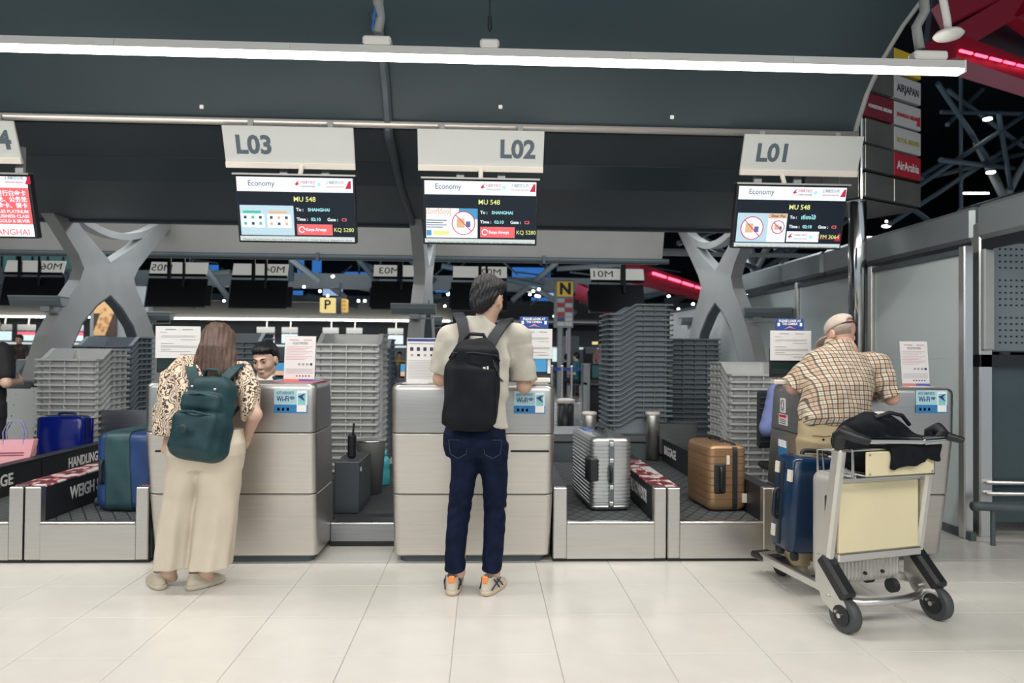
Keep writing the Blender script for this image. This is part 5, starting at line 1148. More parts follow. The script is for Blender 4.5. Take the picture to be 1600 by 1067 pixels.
S.stack([(.74, .0, .0, .160, .10), (.80, .0, -.015, .178, .125), (.86, .0, -.015, .174, .125), (.93, .005, .0, .160, .112), (.955, .005, .0, .158, .11)], .03, 2.3)
jf = lambda T_, Z, X, Y: .003 * np.sin(Z * 95 + 3 * np.sin(T_ * 2)) * np.exp(-((Z - .44) / .12) ** 2) + .0025 * np.sin(Z * 75 + T_) * np.exp(-((Z - .13) / .08) ** 2)
sx_ = lambda px, Y=3.95: (px - 756) * Y / FPX - ROOT.x
S.stack([(.115, sx_(715), -.05, .057, .072), (.2, sx_(715), -.03, .056, .07), (.31, sx_(717), .0, .060, .075), (.45, sx_(721), .03, .064, .078), (.63, sx_(727), .02, .074, .092), (.80, sx_(731), .0, .085, .105)], .04, 2.2, '+', jf)
S.stack([(.115, sx_(771), -.05, .055, .072), (.2, sx_(773), -.03, .056, .07), (.31, sx_(775), .0, .060, .075), (.45, sx_(776), .03, .062, .078), (.63, sx_(775), .02, .074, .092), (.80, sx_(770), .0, .085, .105)], .04, 2.2, '+', jf)
S.ruffle(folds(.0015, 1.4)); S.build('jeans', jean, man)
stit = mat('denim_stitch', (.03, .045, .085), .8)
for x0, x1 in ((-.14, -.035), (.045, .15)):
    y_ = -.135; MB().tube([(x0, y_ + .012, .84), (x0 + .01, y_, .765), ((x0 + x1) / 2, y_ - .004, .742), (x1 - .01, y_, .765), (x1, y_ + .004, .84), (x0, y_ + .012, .84)], .0022, 5).build('pocket_seam', stit, man, False, True)
MB().loft([[Vector((.005 + .166 * math.cos(a), .0 + .117 * math.sin(a), z)) for a in np.linspace(0, 2 * math.pi, 41)[:-1]] for z in (.925, .960)]).build('belt', mat('belt_brown', (.03, .018, .012), .5), man, True, True)
crm = mat('shoe_cream', (.55, .50, .42), .6); gum = mat('shoe_sole', (.62, .50, .36), .6); org = mat('shoe_orange', (.85, .30, .08), .6); nvy = mat('shoe_stripe', (.02, .03, .06), .6)
for pos, yw in (((sx_(712), -.02, 0), R(-2)), ((sx_(773), -.035, 0), R(-26))):
    o, M = shoe(man, pos, yw, .27, crm, gum); MB(M).box((0, -.098, .085), (.036, .016, .04), None, .006).build('heel_tab', org, o, False, True)
    for s_ in (-1, 1):
        for k in range(2): MB(M).tube([(s_ * .038, -.06 + k * .035, .082 - k * .008), (s_ * .046, -.03 + k * .04, .05), (s_ * .043, .0 + k * .045, .022)], .004, 5).build('stripe', nvy, o, False, True)
        MB(M).tube([(s_ * .036, -.085, .03), (s_ * .046, -.04, .06), (s_ * .04, .02, .07)], .004, 5).build('stripe', nvy, o, False, True)
# backpack (carried: a thing of its own)
pkm = mat('pack_black', (.006, .0075, .011), .7, 0, .3, 12, .2, 300, spec=.2); pkd = mat('pack_trim', (.012, .016, .022), .6, spec=.3)
bc = at(739, 600, 3.80); bp_ = thing('backpack', 'black backpack worn by the man in jeans', 'backpack', (bc.x, bc.y, bc.z - .25)); B0 = Vector((bc.x, bc.y, bc.z - .25)); Q = Matrix.Rotation(R(3), 3, 'Y') @ Matrix.Rotation(R(-6), 3, 'X')
S = SD((-.24, -.16, -.06), (.24, .18, .60), .007)
S.stack([(.0, -.018, .0, .10, .05), (.04, -.018, -.005, .145, .085), (.2, -.01, -.01, .152, .10), (.34, .0, .01, .146, .09), (.43, .008, .025, .125, .075), (.475, .012, .035, .09, .05), (.495, .012, .04, .05, .03)], .03, 2.8); S.box(Q @ Vector((0, -.07, -.06)) + Vector((0, 0, .25)), (.130, .04, .155), .035, .02, Q); S.box(Q @ Vector((.0, -.055, .135)) + Vector((0, 0, .25)), (.108, .035, .06), .03, .02, Q)
S.ruffle(folds(.005, .6, 1)); S.build('main_body', pkm, bp_)
F = lambda x, y, z: Q @ Vector((x, y, z)) + Vector((0, 0, .25))
for z in (.045, .16): MB().tube([F(-.135, -.03, z - .03), F(-.12, -.092 if z < .1 else -.085, z - .008), F(0, -.106 if z < .1 else -.094, z), F(.12, -.092 if z < .1 else -.085, z - .008), F(.135, -.03, z - .03)], .005, 6).build('zip', pkd, bp_, True, True)
MB().tube([F(-.06, .04, .235), F(-.04, .03, .275), F(.04, .03, .275), F(.06, .04, .235)], .011, 8).build('grab_handle', pkd, bp_, True, True)
b_ = MB(); b_.box(F(.055, -.098, .08), (.014, .006, .016)); b_.build('pin', cream, bp_, False, True); MB().box(F(.073, -.097, .082), (.010, .006, .02)).build('pin', cream, bp_, False, True)
for k in range(3): MB().tube([F(.10 + .012 * k, -.085, .13 - .015 * k), F(.112 + .01 * k, -.09, .09 - .02 * k)], .004, 6).build('zip_pull', black, bp_, False, True)
def straps(root, B0, pts_list, m_, w_=.062):
    for pts in pts_list: autosmooth(MB().ribbon([p - B0 for p in pts], [(1, .0, .1)] * len(pts), w_, .014).build('strap', m_, root, True, True), 60)
sv = lambda px, py, Y: at(px, py, Y)
straps(bp_, B0, [[sv(722, 545, 3.86), sv(726, 525, 3.91), sv(722, 502, 3.96), sv(716, 491, 4.02), sv(716, 490, 4.10), sv(716, 505, 4.16), sv(712, 540, 4.17)],
                 [sv(762, 545, 3.86), sv(773, 525, 3.90), sv(785, 508, 3.96), sv(792, 500, 4.03), sv(794, 499, 4.10), sv(795, 512, 4.17), sv(797, 545, 4.18)]], pkd)
MB().ribbon([sv(778, 590, 3.86) - B0, sv(787, 600, 3.96) - B0, sv(790, 618, 4.06) - B0, sv(783, 640, 3.98) - B0, sv(777, 650, 3.88) - B0], (1, 0, .3), .02, .005).build('side_strap', black, bp_, False, True)
# ------------------------------------------------------------------ woman with the teal backpack
ROOT = Vector((-1.655, 4.0, 0)); V = lambda px, py, Y: at(px, py, Y) - ROOT
wom = thing('person', 'woman in patterned blouse and wide cream trousers at the left desk', 'person', ROOT)
hc_, hq = V(340, 542, 4.19), rot3(-14, 26, 4); shl, shr = V(289, 578, 4.11), V(378, 583, 4.11); ell_, elr = V(265, 641, 4.02), V(398, 648, 4.02); wl_, wr_ = V(288, 683, 4.20), V(382, 692, 4.20)
al, ar_ = V(264, 893, 3.96), V(322, 893, 3.96)
S = SD((-.38, -.22, .02), (.42, .46, 1.56), .006); P = head_sd(S, hc_, hq, .98); nb = V(338, 572, 4.13); S.cap(nb, hc_ + Vector((0, -.02, -.05)), .05, .05, .03)
S.stack([(.74, -.0, .02, .14, .09), (.9, .0, .05, .12, .085), (1.1, .0, .09, .13, .085), (1.2, .0, .11, .12, .07), (1.25, .0, .11, .06, .05)], .03); S.cap(shl, shr, .04, .04, .03)
arm_sd(S, shl, ell_, wl_, -1, (.5, .8, -.2), (.6, -.2, -.3), 30, .93); arm_sd(S, shr, elr, wr_, 1, (-.5, .8, -.2), (-.6, -.2, -.3), 30, .93)
for a_, kx, hx in ((al, V(290, 790, 4.0), V(312, 710, 4.0)), (ar_, V(345, 790, 4.0), V(352, 710, 4.0))): S.cap(hx, kx, .07, .05, .03); S.cap(kx, a_, .046, .034, .03); S.cap(a_, Vector((a_.x, a_.y + .04, .05)), .033, .03, .02)
S.build('body', skin_p, wom); face_parts(wom, P, hq, .98)
S = SD((-.24, -.12, 1.05), (.28, .40, 1.58), .005); S.ell(P(0, -.02, .044), (.094, .108, .098), .02, hq)
S.stack([(V(0, 597, 4.05).z, V(339, 597, 4.05).x, .03, .130, .03), (V(0, 575, 4.08).z, V(339, 575, 4.08).x, .06, .125, .06), (V(0, 555, 4.12).z, V(340, 555, 4.12).x, .10, .115, .085), (V(0, 537, 4.15).z, V(341, 537, 4.15).x, .13, .100, .10), (V(0, 522, 4.17).z, V(341, 522, 4.17).x, .155, .07, .08), (V(0, 512, 4.17).z, V(341, 512, 4.17).x, .16, .03, .04)], .03, 2.2)
S.cap(V(311, 565, 4.05), V(300, 588, 4.03), .02, .012, .03); S.cap(V(368, 575, 4.06), V(380, 598, 4.05), .022, .012, .03)
S.box(P(0, .10, -.05), (.05, .07, .11), .03, .02, hq, '-'); S.ruffle(lambda X, Y, Z: .003 * np.sin(X * 130 + 2.5 * np.sin(Z * 7) - X * Z * 25) + .002 * np.sin(X * 260 + Z * 6 + Y * 60)); S.build('hair', hair_b, wom)
blo = mat('blouse_print', (.55, .42, .32), .75); g = G(blo); tcn = g.n('TexCoord'); nz_ = g.n('TexNoise'); nz_.inputs['Scale'].default_value = 9; g.l(tcn.outputs['Object'], nz_.inputs[0])
wv = g.n('TexWave'); wv.inputs['Scale'].default_value = 14; wv.inputs['Distortion'].default_value = 26; wv.inputs['Detail'].default_value = 2.5; wv.inputs['Detail Scale'].default_value = 1.2; g.l(tcn.outputs['Object'], wv.inputs[0])
vo = g.n('TexVoronoi'); vo.inputs['Scale'].default_value = 15; g.l(tcn.outputs['Object'], vo.inputs[0])
r1 = g.n('ValToRGB'); e = r1.color_ramp.elements; e[0].position = .10; e[0].color = (.03, .025, .02, 1); e[1].position = .22; e[1].color = (.30, .19, .13, 1); q_ = e.new(.42); q_.color = (.60, .46, .33, 1); q_ = e.new(.8); q_.color = (.70, .60, .48, 1); g.l(wv.outputs['Fac'], r1.inputs[0])
r2_ = g.n('ValToRGB'); r2_.color_ramp.elements[0].position = .60; r2_.color_ramp.elements[1].position = .66; g.l(nz_.outputs[0], r2_.inputs[0])
c1 = g.mix(r2_.outputs[0], r1.outputs[0], (.60, .30, .20)); d_ = g.math('LESS_THAN', vo.outputs['Distance'], .16); g.l(g.mix(g.math('MULTIPLY', d_, .85), c1, (.02, .02, .02)), g.b.inputs['Base Color'])
S = SD((-.36, -.18, .80), (.38, .34, 1.36), .007)
S.stack([(.845, .008, .0, .178, .13), (.90, .008, .02, .185, .138), (1.0, .005, .05, .188, .135), (1.10, .002, .08, .185, .128), (1.18, .0, .105, .175, .112), (1.235, .0, .12, .12, .095), (1.275, .0, .125, .07, .07)], .03, 2.3)
for sh, el, s_ in ((shl, ell_, -1), (shr, elr, 1)): S.cap(sh + Vector((-s_ * .015, 0, .005)), sh.lerp(el, .4), .062, .066, .05); S.cone(sh.lerp(el, .3), sh.lerp(el, 1.0), .064, .072, .02)
S.cap(shl, shr, .056, .056, .05); S.ruffle(folds(.006, .9)); S.cap(hc_, nb, .05, .052, .004, '-')
S.build('blouse', blo, wom)
crt = mat('trouser_cream', (.60, .53, .43), .75, 0, .03, 8, .1, 200)
S = SD((-.34, -.22, .06), (.36, .26, .92), .007); sx_ = lambda px, Y=4.0: (px - 753) * Y / FPX - ROOT.x
S.stack([(.66, sx_(329), .0, .19, .12), (.74, sx_(331), -.02, .205, .15), (.80, sx_(332), -.015, .203, .148), (.86, sx_(331), .01, .19, .13), (.875, sx_(331), .01, .188, .128)], .03, 2.3)
wf = lambda T_, Z, X, Y: .007 * np.sin(T_ * 7 + 1) * np.clip((.6 - Z) / .5, 0, 1) + .004 * np.sin(T_ * 3 + Z * 30) * np.exp(-((Z - .6) / .1) ** 2)
S.stack([(.12, sx_(283), -.02, .093, .115), (.3, sx_(286), -.01, .090, .11), (.5, sx_(292), .0, .090, .108), (.66, sx_(302), -.005, .096, .12), (.75, sx_(308), .0, .10, .13)], .02, 2.2, '+', wf)
S.stack([(.12, sx_(340), -.03, .112, .12), (.3, sx_(343), -.01, .112, .115), (.5, sx_(348), .0, .112, .112), (.66, sx_(352), -.005, .112, .122), (.75, sx_(352), .0, .11, .13)], .02, 2.2, '+', wf)
S.cap((sx_(312), -.20, .10), (sx_(318), -.19, .60), .010, .008, .02, '-'); S.ruffle(folds(.002, .6)); S.build('trousers', crt, wom)
tau = mat('shoe_taupe', (.50, .45, .36), .7); 
for pos, yw in (((sx_(257), .01, 0), R(38)), ((sx_(328), .0, 0), R(-38))):
    o, M = shoe(wom, pos, yw, .235, tau, tau)
    for s_ in (-1, 1): MB(M).tube([(0, -.005, .075), (s_ * .02, .0, .088), (s_ * .03, -.012, .075)], .004, 5).build('lace', mat('lace_brown', (.05, .035, .03), .7), o, False, True)
tea = mat('pack_teal', (.008, .040, .050), .55, 0, .25, 9, .2, 120, spec=.35); tead = mat('pack_teal_dark', (.007, .034, .042), .5)
bc = at(319, 648, 3.87); B0 = Vector((bc.x, bc.y, bc.z - .25)); bp_ = thing('backpack', 'teal backpack worn by the woman in the patterned blouse', 'backpack', B0); Q = Matrix.Rotation(R(7), 3, 'Y') @ Matrix.Rotation(R(-14), 3, 'X') @ Matrix.Rotation(R(-12), 3, 'Z')
F = lambda x, y, z: Q @ Vector((x, y, z)) + Vector((0, 0, .25))
S = SD((-.24, -.2, -.06), (.24, .22, .56), .006); S.box(F(0, .03, -.01), (.125, .085, .225), .07, .02, Q); S.box(F(0, .02, -.12), (.145, .09, .115), .06, .05, Q); S.box(F(0, -.055, -.105), (.125, .045, .105), .035, .018, Q); S.box(F(0, -.04, .06), (.112, .045, .05), .03, .015, Q)
S.ruffle(folds(.004, .8, 2)); S.build('main_body', tea, bp_)
for z, y, w_ in ((.0, -.102, .115), (.10, -.085, .10)): MB().tube([F(-w_, y + .05, z - .04), F(-w_ * .85, y + .012, z - .012), F(0, y, z), F(w_ * .85, y + .012, z - .012), F(w_, y + .05, z - .04)], .006, 6).build('zip', tead, bp_, True, True)
MB().tube([F(-.05, .0, .20), F(-.035, -.02, .245), F(.035, -.02, .245), F(.05, .0, .20)], .011, 8).build('grab_handle', tead, bp_, True, True)
for x, z in ((-.06, .135), (.075, .13)): MB().box(F(x, -.075, z), (.014, .01, .012), None, .003).build('ring', alu, bp_, False, True)
MB().lathe(F(0, -.155, -.10), [(.024, .0), (.022, -.006), (.01, -.008)], 18, 'y').build('round_patch', tead, bp_, True, True)
S = SD((-.06, -.06, -.06), (.06, .06, .06), .005); S.ell((0, 0, 0), (.03, .03, .045), 0); o = S.build('side_pouch', tead, bp_); o.location = F(-.155, .03, -.10)
straps(bp_, B0, [[sv(310, 612, 3.93), sv(304, 595, 3.97), sv(299, 577, 4.0), sv(297, 566, 4.06), sv(298, 565, 4.13), sv(299, 578, 4.2)], [sv(336, 610, 3.93), sv(350, 593, 3.97), sv(366, 577, 4.01), sv(374, 570, 4.07), sv(376, 569, 4.13), sv(377, 580, 4.2)]], tea, .058)
MB().ribbon([sv(350, 668, 3.90) - B0, sv(361, 652, 3.96) - B0, sv(374, 635, 4.04) - B0, sv(382, 622, 4.12) - B0], (0, .3, 1), .022, .005).build('side_strap', tead, bp_, False, True)
# ------------------------------------------------------------------ old man in the checked shirt
ROOT = Vector((2.08, 4.17, 0)); V = lambda px, py, Y: at(px, py, Y) - ROOT
old = thing('person', 'old man in pale cap and checked shirt leaning on the right desk', 'person', ROOT)
hc_, hq = V(1314, 523, 4.36), rot3(20, 30, 8); shl, shr = V(1281, 563, 4.24), V(1372, 570, 4.24); ell_, elr = V(1240, 606, 4.30), V(1393, 622, 4.18); wl_ = Vector((2.03, 4.56, 1.158)) - ROOT; wr_ = Vector((2.36, 4.46, 1.16)) - ROOT
S = SD((-.40, -.22, .02), (.46, .62, 1.62), .006); P = head_sd(S, hc_, hq, 1.0); nb = V(1326, 547, 4.27); S.cap(nb, hc_ + Vector((.01, -.02, -.05)), .052, .050, .02)
S.stack([(.80, .0, .02, .14, .09), (1.0, .04, .03, .15, .095), (1.2, .07, .06, .15, .09), (1.28, .09, .08, .10, .07)], .03); S.cap(shl, shr, .04, .04, .03)
arm_sd(S, shl, ell_, wl_, -1, (.3, .9, -.1), (0, 0, -1), 20); arm_sd(S, shr, elr, wr_, 1, (-.3, .9, -.1), (0, 0, -1), 25)
feet = (Vector((-.19, .02, 0)), Vector((.10, .03, 0)))
for f_, hx in zip(feet, (-.09, .09)): kn = Vector((f_.x * .9, .03, .45)); S.cap((hx, .0, .82), kn, .068, .05, .03); S.cap(kn, (f_.x, f_.y - .05, .09), .046, .035, .03); S.cap((f_.x, f_.y - .05, .09), (f_.x, f_.y + .02, .05), .034, .03, .02)
S.build('body', skin_o, old); face_parts(old, P, hq, 1.0)
S = SD((-.2, 0, 1.2), (.2, .42, 1.62), .005); S.ell(P(0, -.02, .012), (.080, .092, .06), .015, hq); S.box(P(0, .08, -.04), (.12, .07, .10), .02, .01, hq, '-'); S.box(P(0, 0, -.10), (.12, .14, .06), .01, .01, hq, '-'); S.build('hair', mat('hair_grey', (.30, .24, .20), .7, 0, .2, 60), old)
capm_ = mat('cap_fabric', (.52, .43, .38), .8, 0, .04, 20)
S = SD((-.24, -.05, 1.25), (.22, .50, 1.66), .005); S.ell(P(0, -.014, .045), (.090, .106, .084), .02, hq); S.box(P(0, -.02, -.045), (.16, .18, .068), .01, .006, hq, '-'); S.ell(P(0, -.115, .028), (.038, .05, .028), .006, hq, '-')
S.build('cap', capm_, old)
S = SD((-.24, -.05, 1.25), (.22, .56, 1.66), .005); S.ell(P(0, .11, .018), (.075, .085, .012), .01, hq); S.build('cap_brim', capm_, old)
MB().tube([P(.072 * math.cos(a), -.02 + .098 * math.sin(a), .024) for a in np.linspace(math.pi * 1.08, math.pi * 1.92, 14)], .005, 6).build('cap_strap', mat('cap_trim', (.04, .03, .03), .6), old, True, True)
pl = mat('shirt_check', (.6, .5, .37), .8); g = G(pl); tcn = g.n('TexCoord'); sx = g.n('SeparateXYZ'); g.l(tcn.outputs['Object'], sx.inputs[0]); ad = g.math('ADD', sx.outputs[2], g.math('MULTIPLY', sx.outputs[1], .35))
def stripe(v, per, w_, off=0.0): return g.math('LESS_THAN', g.math('FRACT', g.math('ADD', g.math('MULTIPLY', v, 1 / per), off)), w_)
ux_ = g.math('ADD', sx.outputs[0], g.math('MULTIPLY', sx.outputs[1], .25)); base = g.mix(g.math('MULTIPLY', g.math('ADD', stripe(ux_, .056, .5), stripe(ad, .056, .5)), .5), (.66, .58, .47), (.58, .40, .27))
for v_ in (ux_, ad): base = g.mix(g.math('MULTIPLY', stripe(v_, .028, .24), .80), base, (.035, .04, .04))
for v_ in (ux_, ad): base = g.mix(g.math('MULTIPLY', stripe(v_, .028, .10, .45), .45), base, (.12, .09, .07))
g.l(base, g.b.inputs['Base Color'])
S = SD((-.40, -.24, .86), (.40, .36, 1.46), .007)
S.stack([(.905, .02, -.01, .195, .125), (.95, .03, -.02, .208, .142), (1.05, .045, .0, .206, .15), (1.15, .065, .02, .202, .15), (1.24, .085, .05, .192, .13), (1.30, .10, .075, .145, .11), (1.35, .11, .09, .085, .085), (1.415, .115, .115, .068, .072)], .03, 2.3)
for sh, el, s_ in ((shl, ell_, -1), (shr, elr, 1)): S.cap(sh + Vector((-s_ * .015, 0, 0)), sh.lerp(el, .5), .070, .080, .05); S.cone(sh.lerp(el, .4), sh.lerp(el, 1.0), .078, .088, .02)
S.cap(shl, shr, .066, .066, .05); S.ruffle(folds(.006, .75, .6)); S.cap(hc_ + Vector((0, 0, -.02)), nb + Vector((0, 0, .02)), .052, .056, .004, '-')
S.build('shirt', pl, old)
kh = mat('khaki', (.46, .37, .22), .8, 0, .05, 10, .1, 200)
S = SD((-.34, -.24, .05), (.3, .2, .95), .007); S.stack([(.72, .0, .0, .165, .11), (.80, .0, -.015, .182, .130), (.88, .0, -.005, .178, .125), (.925, .0, .0, .172, .118)], .03, 2.3)
for f_, hx in zip(feet, (-.085, .085)): S.stack([(.075, f_.x, f_.y - .03, .068, .085), (.4, f_.x * .92, .015, .076, .085), (.62, hx * 1.05, .0, .088, .10), (.80, hx, .0, .092, .11)], .04, 2.2)
S.ruffle(folds(.003, .7)); S.build('trousers', kh, old)
MB().loft([[Vector((.176 * math.cos(a), .123 * math.sin(a), z)) for a in np.linspace(0, 2 * math.pi, 41)[:-1]] for z in (.895, .93)]).build('belt', mat('belt_red', (.12, .012, .02), .5), old, True, True)
MB().tube([(-.15, -.108, .845), (-.09, -.134, .842), (-.05, -.137, .847)], .003, 5).build('pocket_seam', mat('khaki_dark', (.2, .15, .08), .8), old, False, True); MB().lathe((-.098, -.138, .825), [(.008, 0), (.006, -.004)], 10, 'y').build('pocket_button', black, old, False, True)
for f_ in feet: shoe(old, f_, R(8 if f_.x < 0 else -10), .27, mat('shoe_beige', (.42, .38, .26), .8), mat('shoe_sole_pale', (.6, .56, .42), .8))
# ------------------------------------------------------------------ clerks behind the desks
def clerk(label, X, Y, hpos, hq, suit, collar, hz=1.245, k=1.02):
    root = Vector((X, Y, 0)); t = thing('person', label, 'person', root, math.pi)
    S = SD((-.34, -.30, .40), (.34, .46, hz + .18), .006); hc = Vector(hpos); P = head_sd(S, hc, hq, k); nb = Vector((0, -.01, hz - .17)); S.cap(nb, hc + Vector((0, -.02, -.06)), .054, .052, .03)
    S.stack([(.50, 0, -.06, .14, .11), (.75, 0, -.04, .14, .10), (.95, 0, -.02, .16, .09), (1.02, 0, -.01, .08, .06)], .03); sl_, sr_ = Vector((-.18, -.02, hz - .22)), Vector((.18, -.02, hz - .22)); S.cap(sl_, sr_, .05, .05, .04)
    el1, el2, w1, w2 = Vector((-.27, .03, .74)), Vector((.27, .03, .74)), Vector((-.14, .24, .80)), Vector((.14, .24, .80)); arm_sd(S, sl_, el1, w1, -1, (.2, 1, 0), (0, 0, -1), 30); arm_sd(S, sr_, el2, w2, 1, (-.2, 1, 0), (0, 0, -1), 30)
    for s_ in (-1, 1): S.cap((.09 * s_, -.05, .55), (.10 * s_, .36, .56), .075, .06, .03); S.cap((.10 * s_, .36, .56), (.10 * s_, .34, .42), .055, .05, .03)
    S.build('body', skin_p, t); face_parts(t, P, hq, k)
    S = SD((-.16, -.25, hz - .16), (.16, .25, hz + .22), .004); S.ell(P(0, -.024, .050), (.086, .096, .082), .02, hq); S.ell(P(0, -.05, .0), (.078, .062, .07), .03, hq); S.ell(P(-.01, .045, .082), (.070, .048, .034), .03, hq)
    S.box(P(-.02, .105, -.055), (.13, .068, .108), .03, .02, hq, '-'); S.cap(P(-.12, .02, -.03), P(.12, .02, -.03), .034, .034, .01, '-'); S.ruffle(strands(hc, hq, .0014, 24)); S.build('hair', hair_k, t)
    S = SD((-.38, -.26, .46), (.38, .34, hz - .0), .007); S.stack([(.50, 0, -.05, .17, .14), (.75, 0, -.04, .175, .135), (.92, 0, -.02, .195, .12), (hz - .20, 0, -.015, .17, .10), (hz - .145, 0, -.01, .085, .076), (hz - .12, 0, -.012, .07, .066)], .03, 2.3)
    for a_, b_, c_ in ((sl_, el1, w1), (sr_, el2, w2)): S.cap(a_, b_, .068, .06, .04); S.cap(b_, c_, .06, .048, .02)
    if collar: S.box((0, .09, hz - .15), (.05, .08, .12), .01, .02, Matrix.Rotation(R(45), 3, 'Y'), '-')
    S.ruffle(folds(.004)); S.cap(hc, nb, .052, .056, .004, '-'); S.build('jacket' if collar else 'shirt', suit, t)
    if collar:
        S = SD((-.14, -.16, .80), (.14, .20, hz - .0), .006); S.stack([(.82, 0, .0, .07, .09), (hz - .18, 0, .0, .085, .085), (hz - .125, 0, -.002, .066, .066), (hz - .10, 0, -.004, .063, .062)], .02); S.cap(hc, nb, .05, .053, .004, '-'); S.box((0, .09, hz - .09), (.03, .05, .05), .01, .01, Matrix.Rotation(R(45), 3, 'Y'), '-'); S.build('shirt_collar', white, t)
    S = SD((-.3, -.25, .36), (.3, .5, .68), .009); S.stack([(.45, 0, -.05, .17, .14), (.64, 0, -.05, .165, .13)], .03)
    for s_ in (-1, 1): S.cap((.09 * s_, -.05, .55), (.10 * s_, .36, .56), .085, .07, .03); S.cap((.10 * s_, .36, .56), (.10 * s_, .34, .42), .065, .06, .03)
    S.build('trousers', mat('trouser_dark', (.02, .022, .028), .8), t)
    c = thing('office_chair', 'dark mesh office chair under the ' + ('seated clerk in the dark suit' if collar else 'clerk in the blue shirt'), 'chair', (X, Y + .05, 0), math.pi, 'office chairs behind the desks'); r_ = Vector((X, Y + .05, 0))
    mm = mat('chair_mesh', (.018, .024, .03), .7, 0, .2, 120)
    MB().bx(X - .24, X + .24, Y - .22, Y + .26, .40, .455, .02).build('seat', mm, c); b_ = MB().bx(X - .23, X + .23, Y + .27, Y + .31, .55, 1.02, .02).build('backrest', mm, c)
    for k_ in range(9): MB().bx(X - .21, X + .21, Y + .262, Y + .272, .60 + k_ * .045, .608 + k_ * .045).build('back_slat', gdark, b_)
    MB().cyl((X, Y + .05, .1), (X, Y + .05, .40), .03).build('gas_lift', black, c); MB().bar((X, Y + .2, .42), (X, Y + .31, .62), .06, .02).build('back_support', black, c)
    for a in range(5): q_ = Vector((math.cos(a * 1.257), math.sin(a * 1.257), 0)) * .27 + r_; MB().bar(r_ + Vector((0, 0, .10)), q_ + Vector((0, 0, .07)), .04, .03).build('base_arm', black, c); MB().lathe(q_ + Vector((0, 0, .03)), [(.01, -.02), (.03, -.018), (.03, .018), (.01, .02)], 10, 'x').build('castor', black, c)
clerk('young clerk with black hair in dark suit seated behind the left desk', -1.585, 5.20, (0, .015, 1.245), rot3(-10, 14, 4), mat('suit_dark', (.035, .038, .045), .8, 0, .1, 60), True)
clerk('clerk in blue shirt half hidden behind the right desk', 2.47, 5.40, (0, .01, 1.235), rot3(0, 20, 0), mat('shirt_blue', (.20, .25, .52), .8, 0, .05, 20), False)
